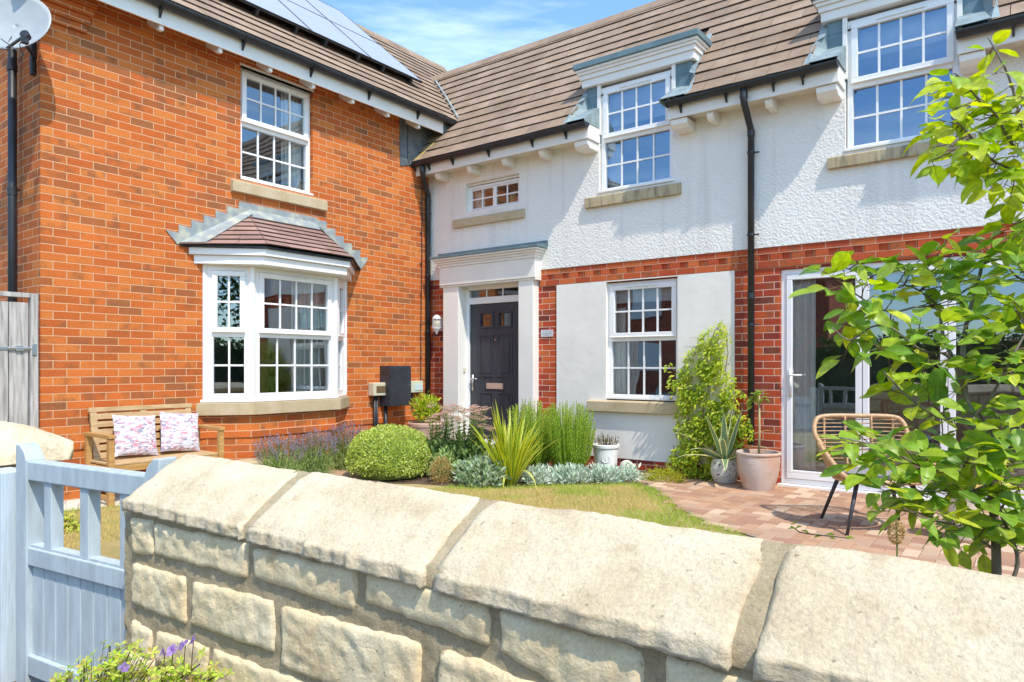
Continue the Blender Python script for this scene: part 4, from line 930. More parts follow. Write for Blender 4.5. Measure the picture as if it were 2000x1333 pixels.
# wall lantern
lx, ly, lz = .31, -.10, 1.86
wl = thing('wall_lantern', 'white half-round wall lantern left of the front door', 'lantern', (.25,0,lz))
base = Vector((.235,-.105,0))
att(MB().lathe([(.0,.115),(.02,.11),(.05,.085),(.066,.06),(.066,.05)], (base.x,base.y,lz+.0), 16).lathe([(.066,-.075),(.06,-.085),(.045,-.115),(.02,-.14),(.018,-.165),(.0,-.17)], (base.x,base.y,lz), 16).build('lantern_body', M['white'], smooth=True), wl)
cg = MB()
for j in range(8):
    a = 2*math.pi*j/8; cg.tube([(base.x+.06*math.cos(a),base.y+.06*math.sin(a),lz-.08),(base.x+.06*math.cos(a),base.y+.06*math.sin(a),lz+.055)], .005, 5)
cg.box(base.x-.03, base.x+.03, base.y+.05, .0, lz-.12, lz+.08)
att(cg.build('cage', M['white']), wl)
att(MB().lathe([(.045,-.07),(.05,0),(.045,.05)], (base.x,base.y,lz), 14).build('lamp_glass', M['frost'], smooth=True), wl)

# name plate beside the door
sg = thing('name_plate', 'small brushed plate with faint dark lettering on the brick pier right of the door', 'name plate', (2.08,-.0,1.66))
att(MB().box(1.978,2.165,-.014,-.002,1.615,1.705).build('plate', M['slate'], bevel=.003), sg)
tx = MB(); random.seed(3)
for zc, n_, w_ in ((1.685,1,.009),(1.661,10,.0085),(1.636,4,.010)):
    for i_ in range(n_):
        xc = 2.072+(i_-(n_-1)/2)*.0115
        if n_ == 10 and i_ == 6: continue
        tx.box(xc-.0035, xc-.0015, -.0152, -.0139, zc-w_/2, zc+w_/2); tx.box(xc-.0015, xc+.0035, -.0152, -.0139, zc+random.choice((-1,1))*w_*.42-.001, zc+.0012)
att(tx.build('lettering', M['ink']), sg)

# curtains and blinds
def curtain(M_, x0, x1, z0, z1, y, label, m='curtain', fold=.02, wl_=.06, cat='curtain'):
    c = MB(); n = max(12, int((x1-x0)/.008))
    c.grid(lambda u, v: M_ @ Vector((x0+(x1-x0)*u, y+fold*math.sin(((x0+(x1-x0)*u))/wl_*6.283+math.sin(v*3)*.6), z0+(z1-z0)*v)), n, 6)
    o = c.build('curtain' if cat == 'curtain' else 'blind', M[m], smooth=True); md = o.modifiers.new('s','SOLIDIFY'); md.thickness = .003
    return tag(o, label, cat)
MW1 = place(-.055,-3.037,R(90))
curtain(MW1, .66, .93, 3.36, 4.58, .13, 'cream curtain at the right of the window over the bay')
curtain(place(0,0,R(90)), YC+.10, YC+.62,   .9, 2.3, -.05, 'cream curtain at the right of the bay window')
curtain(place(0,0,R(90)), YC-1.0, YC-.72, .9, 2.3, .22, 'cream curtain at the left end of the bay window')
curtain(place(0,0,0), .74, .93, 3.38, 3.77, .14, 'small cream curtain at the left of the two-light window')
curtain(place(0,0,0), 1.50, 1.62, 3.38, 3.77, .14, 'small pale curtain at the right of the two-light window')
curtain(place(0,0,0), 2.88, 3.06, 3.36, 4.3, .14, 'pale curtain at the left of the dormer window nearer the front door')
curtain(place(0,0,0), 2.95, 3.12, .88, 1.95, .16, 'cream curtain at the left of the ground floor window')
curtain(place(0,0,0), 5.05, 5.30,   .08, 2.2, .115, 'long pale curtain behind the left patio door leaf', wl_=.07)
curtain(place(0,0,0), 7.55, 7.85,   .08, 2.2, .115, 'long pale curtain at the far right of the patio doors', wl_=.07)
def blind(x0, x1, z0, z1, y, label):
    b = MB(); b.box(x0,x1,y,y+.004,z0,z1); b.box(x0,x1,y-.008,y+.012,z0-.02,z0); return tag(b.build('blind', M['blind'], bevel=.002), label, 'blind')
blind(2.9,3.76,4.17,4.6,.10,'pale roller blind half down in the dormer window nearer the front door')
blind(5.66,6.5,4.27,4.6,.10,'pale roller blind half down in the dormer window nearest the camera')
blind(2.98,3.82,2.02,2.22,.12,'pale roller blind rolled down a little in the ground floor window')
# things on the inner window sills
vz = MB(); vz.lathe([(.0,0),(.035,0),(.045,.04),(.03,.09),(.012,.12),(.016,.14)], (3.52,.20,.87), 16)
tag(vz.build('vase', mat('turquoise_glass',(.05,.36,.42),.2), smooth=True), 'small turquoise vase inside the ground floor window', 'vase')
yb_ = MB(); yb_.lathe([(.0,0),(.05,0),(.05,.2),(.03,.25),(.0,.26)], (1.34,.24,3.39), 14)
tag(yb_.build('bottle', mat('yellow_top',(.55,.42,.12),.5), smooth=True), 'yellowish bottle inside the small two-light window', 'bottle')

# ================================================================== FRONT STONE WALL
random.seed(21)
def coping_stone(x0, x1, yr, zr, half=.192, drop=.13, face=.042, seed=0, nx=None, endround=0):
    """saddleback stone; section runs front-bottom, front-top, ridge, back-top, back-bottom"""
    L_ = x1-x0; nx = nx or max(10, int(L_/.011))
    sec = []
    for i in range(7): sec.append((-half-.006, -drop-face+face*i/6))             # rough vertical front
    for i in range(1, 19): t = i/18; sec.append((-half+half*t, -drop+drop*t - .012*max(0,t-.85)/.15*0))
    for i in range(1, 10): t = i/9; sec.append((half*t, -drop*t))
    sec.append((half, -drop-face))
    mb = MB(); n = len(sec); vs = []
    for i in range(nx+1):
        u = i/nx; x = x0+L_*u
        ee = min(u, 1-u)*L_
        er = math.exp(-ee/.005)                                                 # worn arrises at the ends
        for k, (dy, dz) in enumerate(sec):
            y = yr+dy; z = zr+dz
            p = Vector((x+seed*3.7, y*1.0, z))
            rid = math.exp(-(dy/.030)**2)
            z -= .012*rid
            a = fbm(p*7)*.004+fbm(p*30)*.0024+fbm(p*75)*.0012
            if k < 7:
                q = Vector((x*30+seed, z*9, seed)); w_ = 1 if 0 < k else .6
                y += (fbm(q, 5)*.012+fbm(Vector((x*11+seed*2,z*14,3)),3)*.006)*w_-.002
                z += fbm(Vector((x*14+seed, k*.6, 9)),4)*.0035
                if k == 6: z -= .004; y += .006
            else:
                z += a
                ins = 1-math.exp(-((dy+half)/.02))
                if k == 7: z -= .002
            z -= er*.005; xx = x+(fbm(Vector((y*14,z*14,seed+u*2)),3)*.006 if ee < .001 else 0)
            if endround and u > 1-endround:
                tt = (u-1+endround)/endround; z -= (tt**2)*.085*(1 if dz > -drop*.9 else .2); y = yr+(y-yr)*(1-.25*tt**3)
            vs.append((xx, y, z))
    fs = [(i*n+k, (i+1)*n+k, (i+1)*n+k+1, i*n+k+1) for i in range(nx) for k in range(n-1)]
    fs += [(i*n+n-1, (i+1)*n+n-1, (i+1)*n, i*n) for i in range(nx)]
    fs += [tuple(range(n)), tuple(range(nx*n, nx*n+n))[::-1]]
    mb.add(vs, fs); return mb
YR, ZR = -6.215, .957
wallF = thing('stone_wall', 'low garden wall of squared buff stones with thick sloping coping in the foreground', 'wall', (6.5,YR,0))
joints = [4.768, 5.424, 5.462, 6.099, 6.132, 6.752, 6.790, 7.45, 7.485, 8.10, 8.135, 8.80]
for i in range(0, len(joints), 2):
    att(coping_stone(joints[i], joints[i+1], YR, ZR, seed=i*1.3+.5).build('coping_stone', M['coping'], smooth=True), wallF)
jm = MB()
def mortar_sec(x0, x1, yr, zr, half=.186, drop=.131, face=.040):
    mb = MB(); n = 0; vs = []; nx = max(4, int((x1-x0)/.012)); sec = [(-half+.004,-drop-face)]+[(-half+.002,-drop-.002)]+[(-half+half*t/12, -drop+drop*t/12-.006) for t in range(1,13)]+[(half*t/4,-drop*t/4-.006) for t in range(1,5)]+[(half,-drop-face)]
    n = len(sec)
    for i in range(nx+1):
        x = x0+(x1-x0)*i/nx
        for dy, dz in sec:
            p = Vector((x*20, (yr+dy)*20, dz*20)); vs.append((x, yr+dy+(fbm(p)*.002), zr+dz-.008*math.exp(-(dy/.03)**2)+fbm(p+Vector((5,5,5)))*.0035))
    mb.add(vs, [(i*n+k,(i+1)*n+k,(i+1)*n+k+1,i*n+k+1) for i in range(nx) for k in range(n-1)]+[tuple(range(n)), tuple(range(nx*n,nx*n+n))[::-1]]); return mb
for i in range(1, len(joints)-1, 2):
    att(mortar_sec(joints[i]-.02, joints[i+1]+.02, YR, ZR).build('mortar_joint', M['mortar'], smooth=True), wallF)
# body stones (x0,x1,z0,z1 corners) traced in the wall's own plane
YF = -6.375
def stone(poly, y, seed, dep=.030, rough=.009, nu=None, ax=0):
    """poly: four corners (u,z) bl, br, tr, tl. bulging, rounded, rough-faced"""
    bl_, br0, tr0, tl0 = [Vector(p) for p in poly]
    W_ = (br0-bl_).length; H_ = (tl0-bl_).length; nu = max(10, int(W_/.009)); nv = max(8, int(H_/.009))
    mb = MB(); vs = []
    for j in range(nv+1):
        for i in range(nu+1):
            u, v = i/nu, j/nv
            # rounded corners
            uu_, vv_ = 2*u-1, 2*v-1
            ru = uu_*math.sqrt(max(0, 1-.5*(abs(vv_)**10)*.12)); rv = vv_*math.sqrt(max(0, 1-.5*(abs(uu_)**10)*.16))
            ru, rv = (ru+1)/2, (rv+1)/2
            p = bl_.lerp(br0, ru).lerp(tl0.lerp(tr0, ru), rv)
            e1 = min(u, 1-u)*W_; e2 = min(v, 1-v)*H_; e = min(e1, e2)
            q = Vector((p.x*13+seed, p.y*13, seed*2.3)); wob = fbm(q, 3)*.010*math.exp(-e/.02)
            px2 = p.x+wob*(1 if u > .5 else -1)*(1 if e1 <= e2 else .3); pz2 = p.y+fbm(q+Vector((9,1,4)),3)*.008*math.exp(-e/.02)
            prof = 1-math.exp(-e/.0055)
            d_ = .0+dep*prof + (fbm(Vector((p.x*7+seed, p.y*9, seed)), 3)*.45+fbm(Vector((p.x*24+seed, p.y*30, 1)), 5)*.60+ (abs(fbm(Vector((p.x*12, p.y*22+p.x*8, seed+4)), 3)))*.5)*rough*prof
            vs.append((px2, y-d_, pz2) if ax == 0 else (y+d_, px2, pz2))
    mb.add(vs, [(j*(nu+1)+i, j*(nu+1)+i+1, (j+1)*(nu+1)+i+1, (j+1)*(nu+1)+i) for j in range(nv) for i in range(nu)]); return mb
def W2(px, py): p = onY(px, py, YF-.02); return (p.x, p.z)
def grow(poly, e=.005):
    c_ = (sum(p[0] for p in poly)/4, sum(p[1] for p in poly)/4)
    return [(p[0]+(e if p[0] > c_[0] else -e), p[1]+(e if p[1] > c_[1] else -e)) for p in poly]
def Wc(x, y): return W2(200+x/2.5, 860+y/2.5)
def Wd_(x, y): return W2(1000+x/2, 860+y/2)
ST = [
 [Wc(152,555), Wc(243,562), Wc(240,392), Wc(137,378)],
 [Wc(262,565), Wc(705,675), Wc(718,505), Wc(252,405)],
 [Wc(740,675), Wc(1225,842), Wc(1246,635), Wc(736,522)],
 [Wc(1288,800), Wc(1880,1012), Wc(1885,800), Wc(1296,640)],
 [Wd_(-45,555) if False else Wc(1935,1030), Wd_(505,1190), Wd_(508,812), Wc(1945,815)],
 [Wd_(590,1210), Wd_(1400,1560), Wd_(1400,1120), Wd_(598,828)],
 [Wc(140,800), Wc(405,905), Wc(402,668), Wc(150,598)],
 [Wc(436,905), Wc(842,1045), Wc(832,778), Wc(442,684)],
 [Wc(872,1100), Wc(1556,1400), Wc(1548,985), Wc(868,800)],
 [Wc(1598,1400), Wd_(400,1500), Wd_(230,1130) if False else Wc(2400,1290), Wc(1662,1018)],
 [Wc(140,990), Wc(242,1080), Wc(236,930), Wc(146,868)],
 [Wc(256,1085), Wc(512,1190), Wc(516,1005), Wc(262,930)],
 [Wc(535,1230), Wc(985,1400), Wc(985,1185), Wc(535,1010)],
]
for i, poly in enumerate(ST):
    att(stone(grow(poly), YF, i*5.1+2, dep=.026, rough=.0075).build('wall_stone', M['wstone'], smooth=True), wallF)
# lower courses and the run beyond the frame
def course(z0, z1, xa, xb, y, ax=0, par=wallF, side=1):
    x = xa
    while x < xb-.08:
        w = random.uniform(.17, .36); x2 = min(x+w, xb)
        if xb-x2 < .1: x2 = xb
        r_ = lambda: random.uniform(-.006, .006)
        att(stone([(x+.008,z0+r_()),(x2-.010,z0+r_()),(x2-.010,z1+r_()),(x+.008,z1+r_())], y, random.uniform(0,90), dep=.034, rough=.009, ax=ax).build('wall_stone', M['wstone'], smooth=True), par); x = x2+.01
course(.17,.33,4.74,5.9,YF); course(.0,.15,4.74,5.9,YF)
mb = MB(); mb.grid(lambda u, v: (4.722+4.1*u, YF-.015-.005*fbm(Vector((u*90, v*20, 2))), -.1+.89*v), 500, 90)
att(mb.build('mortar', M['mortar'], smooth=True), wallF)
att(MB().box(4.722, 8.82, YF-.004, YF+.315, -.1, .785).build('wall_core', M['mortar']), wallF)
# stones on the garden side (seen in the door glass)
for z0, z1 in ((.62,.77),(.44,.60),(.26,.42),(.08,.24)):
    x = 4.74
    while x < 8.6:
        w = random.uniform(.22,.4); att(MB().box(x+.006, x+w-.006, YF+.314, YF+.335, z0, z1).build('wall_stone', M['wstone'], bevel=.012), wallF); x += w
# left end face stones
for z0, z1 in ((.62,.77),(.42,.60),(.22,.40)):
    att(stone([(YF+.0,z0),(YF+.31,z0),(YF+.31,z1),(YF+.0,z1)], 4.722, z0*9, ax=1, dep=-.02, rough=.004).build('wall_stone', M['wstone'], smooth=True), wallF)

# the wall on the far side of the gate
wallL = thing('stone_wall', 'end of another low stone wall with rounded coping left of the blue gate', 'wall', (3.2,YR,0))
att(coping_stone(2.20, 3.45, -6.215, .985, half=.20, drop=.10, face=.06, seed=44, endround=.16).build('coping_stone', M['coping'], smooth=True), wallL)
att(MB().box(1.2, 3.36, -6.36, -6.08, -.1, .83).build('wall_core', M['mortar']), wallL)
att(coping_stone(1.2, 2.17, -6.215, .985, half=.20, drop=.10, face=.06, seed=48).build('coping_stone', M['coping'], smooth=True), wallL)
for z0, z1 in ((.64,.80),(.44,.62),(.24,.42),(.04,.22)): course(z0, z1, 1.25, 3.36, -6.36, par=wallL)

# ------------------------------------------------------------------ gate
gd = Vector((.991, .132, 0)).normalized(); gp0 = Vector((4.72, -6.30, 0))
gate = thing('garden_gate', 'pale blue wooden garden gate with open slats over tongue and groove boards', 'gate', tuple(gp0))
GM = Matrix.Translation(gp0) @ Matrix.Rotation(math.atan2(gd.y, gd.x), 4, 'Z')
def gpart(name, boxes, bev=.005, m='gateblue'):
    b = MB()
    for q in boxes: b.box(*q, 0, GM)
    return att(b.build(name, M[m], bevel=bev), gate)
gs = MB()
for x0, x1, s in ((-.888,-.806,1),(-.046,.036,-1)):
    top = [(x0,-.1),(x1,-.1)] + ([(x1,.872),(x1-.018,.905),(x1-.050,.932),(x0,.934)] if s > 0 else [(x1,.934),(x0+.05,.932),(x0+.018,.905),(x0,.872)])
    q = MB(); q.prism([(a, b) for a, b in top], 1, .0, .07, 0, GM); att(q.build('stile', M['gateblue'], bevel=.005), gate)
gpart('top_rail', [(-.806,-.046,.004,.066,.793,.869)])
gpart('middle_rail', [(-.806,-.046,.004,.066,.456,.528)])
gpart('bottom_rail', [(-.806,-.046,.004,.066,.02,.10)])
for u0, u1 in ((-.700,-.650),(-.455,-.400),(-.205,-.150)):
    gpart('slat', [(u0,u1,.012,.060,.528,.793)], .003)
gpart('slat_ledge', [(-.806,-.046,.014,.056,.528,.538)], .002)
n_b = 9; wb_ = .76/n_b
for i in range(n_b): gpart('board', [(-.806+wb_*i+.0015, -.806+wb_*(i+1)-.0015, .022, .040, .10, .456)], .004)
post = thing('gate_post', 'light blue painted timber gate post left of the gate against the wall end', 'gate post', (3.7,-6.44,0))
pp = MB(); pp.box(-.16, .0, -.02, .09, -.1, .905-.085, 0, Matrix.Translation((3.815,-6.44,0)) @ Matrix.Rotation(math.atan2(gd.y, gd.x),4,'Z'))
att(pp.build('post', M['postblue'], bevel=.004), post)
hp = tag(MB().box(4.762,4.83,-6.30,-6.22,-.1,.75).build('gate_post', M['gateblue'], bevel=.004), 'slim blue hinge post hidden against the end of the foreground wall', 'gate post')
bpy.data.objects.remove(hp)

# ------------------------------------------------------------------ weathered side fence
ff = thing('side_gate', 'weathered grey boarded side gate with a galvanised latch beside the brick corner', 'side gate', (0,-5.2,0))
att(MB().box(-.03,.03,-5.085,-5.025,-.05,1.885).build('gate_post', M['greywood'], bevel=.003), ff)
y = -5.095
for i in range(9):
    att(MB().box(-.012,.012,y-.145,y-.004,.02,1.80+.0*i).build('board', M['greywood'], bevel=.004), ff); y -= .149
att(MB().box(-.03,.03,-6.46,-5.086,1.845,1.885).build('top_rail', M['greywood'], bevel=.003), ff)
lt = MB(); lt.box(.012,.02,-5.33,-5.04,1.385,1.41); lt.box(.02,.034,-5.2,-5.14,1.375,1.42); lt.tube([(.03,-5.25,1.40),(.03,-5.08,1.40)],.008,8); lt.box(.03,.04,-5.075,-5.04,1.34,1.44)
att(lt.build('latch', M['metal'], bevel=.002), ff)

# ------------------------------------------------------------------ bench and cushions
bench = thing('garden_bench', 'slatted teak two-seat bench against the brick wall under the bay window side', 'bench', (.35,-4.13,0))
YB0, YB1 = -4.68, -3.59; bz = .0
def bp_(name, args, m='timber', bev=.004):
    b = MB()
    for a in args: b.box(*a)
    return att(b.build(name, M[m], bevel=bev), bench)
for y0 in (YB0, YB1-.05):
    bp_('leg', [(.55,.60,y0,y0+.05,.0,.60)]); bp_('leg', [(.10,.15,y0,y0+.05,.0,.60)])
    bp_('armrest', [(.09,.61,y0-.004,y0+.054,.601,.635)], 'timber')
    bp_('side_rail', [(.15,.55,y0+.01,y0+.04,.30,.345),(.15,.55,y0+.01,y0+.04,.05,.09)])
bp_('seat_rail', [(.55,.575,YB0+.05,YB1-.05,.295,.355),(.14,.16,YB0+.05,YB1-.05,.295,.345)])
for i in range(6): bp_('seat_slat', [(.135+i*.075,.135+i*.075+.066,YB0+.03,YB1-.03,.357+(.0),.377)], 'timber2', .004)
BM = Matrix.Translation((.135,0,.36)) @ Matrix.Rotation(R(-10), 4, 'Y')
def back(name, a, m='timber2'):
    b = MB(); b.box(*a, 0, BM); return att(b.build(name, M[m], bevel=.004), bench)
back('back_post', (-.012,.02,YB0+.06,YB0+.12,.0,.455)); back('back_post', (-.012,.02,YB1-.12,YB1-.06,.0,.455)); back('back_post', (-.012,.02,(YB0+YB1)/2-.03,(YB0+YB1)/2+.03,.0,.455))
back('top_rail', (-.014,.024,YB0+.05,YB1-.05,.456,.50))
for i in range(6): back('back_slat', (.0,.018,YB0+.06,YB1-.06,.02+.073*i,.02+.073*i+.055))
def cushion(yc, label, tilt, roll, sx=.40):
    mb = MB(); n = 26; M_ = Matrix.Translation((.27,yc,.585)) @ Matrix.Rotation(R(tilt),4,'Y') @ Matrix.Rotation(R(roll),4,'X')
    for s in (1, -1):
        def fn(u, v):
            a, b = 2*u-1, 2*v-1; k = (1-abs(a)**2.6)*(1-abs(b)**2.6)
            hh = .062*max(0, k)**.55
            pin = 1-.055*(1-abs(a)**3)*abs(b)**4; pin2 = 1-.055*(1-abs(b)**3)*abs(a)**4
            w = noise.noise(Vector((a*2.2, b*2.2, s*2+yc)))*.006
            return M_ @ Vector((s*(hh+w*k+.001), a*sx/2*pin2, b*sx/2*pin))
        mb.grid(fn, n, n)
    return tag(mb.build('cushion', M['print'], smooth=True), label, 'cushion', 'printed scatter cushions on the teak bench')
cushion(-4.30, 'pink and grey print cushion at the left end of the teak bench', -17, -4)
cushion(-3.87, 'pink and grey print cushion nearer the middle of the teak bench', -14, -5)
s1 = MB(); s1.box(.35,.62,-3.26,-2.98,.02,.20); s1.box(.37,.6,-3.22,-3.0,.202,.235)
tag(MB().box(.34,.62,-3.30,-3.03,.0,.115).build('stone_block', M['sill'], bevel=.02), 'lower buff stone block stacked by the lavender', 'stone block', 'stacked stone blocks by the lavender')
tag(MB().prism([(-3.40,.118),(-3.02,.118),(-3.02,.235),(-3.06,.25),(-3.36,.25),(-3.41,.21)],0,.33,.60).build('stone_block', M['sill'], bevel=.016), 'upper buff stone block lying on the other by the lavender', 'stone block', 'stacked stone blocks by the lavender')

# ================================================================== PLANTS
rnd = random.Random(77)
def rv(): 
    while True:
        v = Vector((rnd.uniform(-1,1), rnd.uniform(-1,1), rnd.uniform(-1,1)))
        if .05 < v.length < 1: return v.normalized()
def leaf4(mb, p, d, n, L_, W_, mi=0, fold=.25, mid=.45):
    d = d.normalized(); s = d.cross(n)
    if s.length < .05: s = d.cross(Vector((.3,.5,.8)))
    s.normalize(); n = s.cross(d)
    m = p+d*L_*mid; mb.add([p, m+s*W_*.5+n*W_*fold, p+d*L_-n*L_*.08, m-s*W_*.5+n*W_*fold, m-n*W_*.02], [(0,1,4),(1,2,4),(2,3,4),(3,0,4)], mi)
def cloud(mb, c, r, n, L_, W_, mis=(0,), inner=.55, lump=.22, up=.35, flat=None, zmin=None, freq=4):
    c = Vector(c); k = 0
    while k < n:
        v = rv(); q = inner+(1-inner)*rnd.random()**.6
        lm = 1+noise.noise(v*freq+c*3)*lump*2
        p = c+Vector((v.x*r[0], v.y*r[1], v.z*r[2]))*q*lm
        if zmin is not None and p.z < zmin: continue
        k += 1
        d = (v*.8+rv()*.7+Vector((0,0,up))); leaf4(mb, p, d, (v+rv()*.6+Vector((0,0,.6))), L_*rnd.uniform(.6,1.3), W_*rnd.uniform(.7,1.25), rnd.choice(mis))
def strip(mb, pts, ws, mi, nrm=None, off=0.0):
    vs = []; k = len(pts)
    for i, p in enumerate(pts):
        d = (pts[min(i+1,k-1)]-pts[max(i-1,0)]).normalized(); s = d.cross(nrm or Vector((0,0,1)))
        s = s.normalized() if s.length > .05 else Vector((1,0,0))
        vs.append((p, s, ws[i]))
    return vs
def blade(mb, p, d, L_, W_, bend, edge=1, centre=0, seg=7, ew=.3, side=None, cup=.2):
    """long leaf with a differently coloured margin (slot edge) and centre (slot centre)"""
    d = d.normalized(); pts = [p.copy()]; q = p.copy(); dd = d.copy()
    for i in range(seg): q = q+dd*(L_/seg); pts.append(q.copy()); dd = (dd+Vector((0,0,-1))*bend*(i+1)/seg).normalized()
    s0 = side or d.cross(Vector((0,0,1)))
    if s0.length < .1: s0 = Vector((1,0,0))
    s0.normalize(); vs = []
    for i, q in enumerate(pts):
        t = i/seg; w = W_*.5*(min(1, .55+t*1.6))*(1-max(0,(t-.35)/.65)**1.8)
        dirn = (pts[min(i+1,seg)]-pts[max(i-1,0)]).normalized(); nn = s0.cross(dirn).normalized()
        for a in (-1, -1+ew*2*.5, 1-ew*2*.5, 1): vs.append(q+s0*w*a+nn*abs(a)*w*cup)
    o = len(mb.v); mb.v += [tuple(v) for v in vs]
    for i in range(seg):
        for j, mi in ((0,edge),(1,centre),(2,edge)):
            mb.f.append((o+i*4+j, o+i*4+j+1, o+(i+1)*4+j+1, o+(i+1)*4+j)); mb.m.append(mi)
def plant(name, label, cat, loc, group=None): return thing(name, label, cat, loc, group)

# soil bed under the planting
tag(MB().prism([(.3,-.05),(.32,-2.7),(1.15,-2.72),(1.9,-2.18),(2.56,-2.0),(2.95,-1.58),(3.3,-1.2),(3.73,-.78),(3.78,-.6),(3.85,-.05)], 2, -.028, .002).build('planting_bed', M['soil']), kind='structure')

# clipped round shrub
t = plant('round_shrub', 'clipped dome of small yellow green variegated leaves beside the paved path', 'shrub', G(762,7.85))
cc_ = G(762,7.85); b = MB()
for i in range(15000):
    v = rv()
    if v.z < -.35: continue
    q = 1-.16*rnd.random()**2; lm = 1+noise.noise(v*2.3+Vector((4,1,7)))*.11+noise.noise(v*8)*.05
    sq = 1/max(.001,(abs(v.x)**2.6+abs(v.y)**2.6+abs(v.z)**2.6)**(1/2.6))
    p = Vector((cc_.x,cc_.y,.20))+Vector((v.x*.445,v.y*.445,v.z*.36))*q*lm*(.5+.5*sq)
    leaf4(b, p, v+rv()*.9+Vector((0,0,.3)), v+rv()*.8, rnd.uniform(.018,.034), rnd.uniform(.012,.020))
att(b.build('foliage', LF['box']), t)
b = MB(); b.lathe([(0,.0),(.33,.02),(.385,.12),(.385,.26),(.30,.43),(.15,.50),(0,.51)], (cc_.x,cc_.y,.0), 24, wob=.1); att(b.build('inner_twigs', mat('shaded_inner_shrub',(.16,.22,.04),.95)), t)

# lavender clumps
def lavender(c, r, n, h, label):
    t = plant('lavender_bush', label, 'lavender', c, 'lavender along the foot of the bay'); st = MB(); fo = MB(); fl_ = MB()
    for i in range(n):
        a = rnd.uniform(0,6.28); q = math.sqrt(rnd.random()); bx_ = c.x+math.cos(a)*q*r[0]*.6; by_ = c.y+math.sin(a)*q*r[1]*.6
        tip = Vector((c.x+math.cos(a)*q*r[0]*1.25, c.y+math.sin(a)*q*r[1]*1.25, h*rnd.uniform(.72,1.1)-.08*q)); b0 = Vector((bx_,by_,.0))
        m_ = b0.lerp(tip,.5)+Vector((0,0,.04))
        st.tube([b0,m_,tip], .0016, 3, cap=False)
        ln_ = rnd.uniform(.035,.065)
        dd = (tip-m_).normalized()
        for k in range(9):
            pk = tip-dd*ln_*(k/8)+rv()*.003; leaf4(fl_, pk, dd*.5+rv(), rv(), .013, .009)
        for k in range(9):
            tt = rnd.random()*.62; pk = b0.lerp(m_,min(1,tt*2)) if tt < .5 else m_.lerp(tip,(tt-.5)*2); leaf4(fo, pk+rv()*.02, Vector((0,0,1))+rv()*.7, rv(), rnd.uniform(.03,.055), .005)
    cloud(fo, (c.x,c.y,.10), (r[0],r[1],.14), int(n*9), .045, .005, up=1.2, zmin=.0)
    att(st.build('stems', LF['gstem']), t); att(fo.build('foliage', LF['lav']), t); att(fl_.build('flower_spikes', LF['lavf']), t)
lavender(G(545,7.45), (.26,.20), 230, .50, 'leftmost lavender clump with purple grey spikes near the stone blocks')
lavender(G(612,7.9), (.26,.20), 230, .52, 'middle lavender clump with purple grey spikes under the bay window')
lavender(G(676,8.4), (.24,.2), 200, .54, 'right lavender clump behind the round shrub')

# stonecrop (sedum) with pink-brown heads
def sedum(c, n, h, spread, label, hr=.045, lean=0):
    t = plant('stonecrop', label, 'stonecrop', c, 'stonecrop plants in front of the door'); st = MB(); fo = MB(); fl_ = MB()
    for i in range(n):
        a = rnd.uniform(0,6.28); q = math.sqrt(rnd.random())*spread; b0 = Vector((c.x+math.cos(a)*q*.4,c.y+math.sin(a)*q*.4,0)); hh = h*rnd.uniform(.72,1.05)
        tip = Vector((c.x+math.cos(a)*q*1.1+lean*.1,c.y+math.sin(a)*q,hh)); st.tube([b0,b0.lerp(tip,.5)+Vector((0,0,.02)),tip],[.005,.004,.003],5,cap=False)
        for k in range(13):
            z_ = .12+.78*k/13; pk = b0.lerp(tip,z_)
            for m_ in range(3):
                aa = k*1.9+m_*2.09; d = Vector((math.cos(aa),math.sin(aa),.55)); leaf4(fo, pk, d, Vector((0,0,1)), rnd.uniform(.06,.095)*(1.15-.6*z_), rnd.uniform(.030,.044), fold=.12)
        for j in range(7):
            aa = j*.9; e = tip+Vector((math.cos(aa)*hr*.9*(j>0),math.sin(aa)*hr*.9*(j>0),.035-.02*(j>0)+rnd.uniform(-.012,.014))); st.tube([tip-Vector((0,0,.02)),e],.0015,3,cap=False)
            for k in range(26): leaf4(fl_, e+Vector((rv().x*.022,rv().y*.022,abs(rv().z)*.008)), Vector((0,0,1))+rv(), rv(), .010, .009)
    cloud(fo, (c.x,c.y,h*.27), (spread*.9,spread*.9,h*.30), n*34, .085, .044, zmin=.0, up=.6, inner=.2)
    att(st.build('stems', LF['gstem']), t); att(fo.build('foliage', LF['sed']), t); att(fl_.build('flower_heads', LF['sedf']), t)
sedum(G(905,7.95), 24, .74, .26, 'tall stonecrop with dusty pink heads before the white door pilaster')
sedum(G(856,7.9), 11, .74, .15, 'tall stonecrop with one high brown pink head before the terracotta pot', lean=.3)
sedum(G(948,8.3), 8, .50, .14, 'short stonecrop half hidden behind the yellow sword leaves')

# dried yellow-green perennial and euphorbia beside the shrub
t = plant('low_perennial', 'straw yellow low plant at the right foot of the round shrub', 'plant', G(862,7.45)); b = MB()
cloud(b, (t.location.x,t.location.y,.12), (.12,.12,.15), 900, .030, .010, zmin=.0, up=.9); att(b.build('foliage', LF['dry']), t)
b = MB(); cloud(b, (t.location.x-.05,t.location.y+.1,.17), (.13,.12,.15), 500, .04, .012, zmin=.0, up=.9); att(b.build('green_shoots', LF['lav']), t)

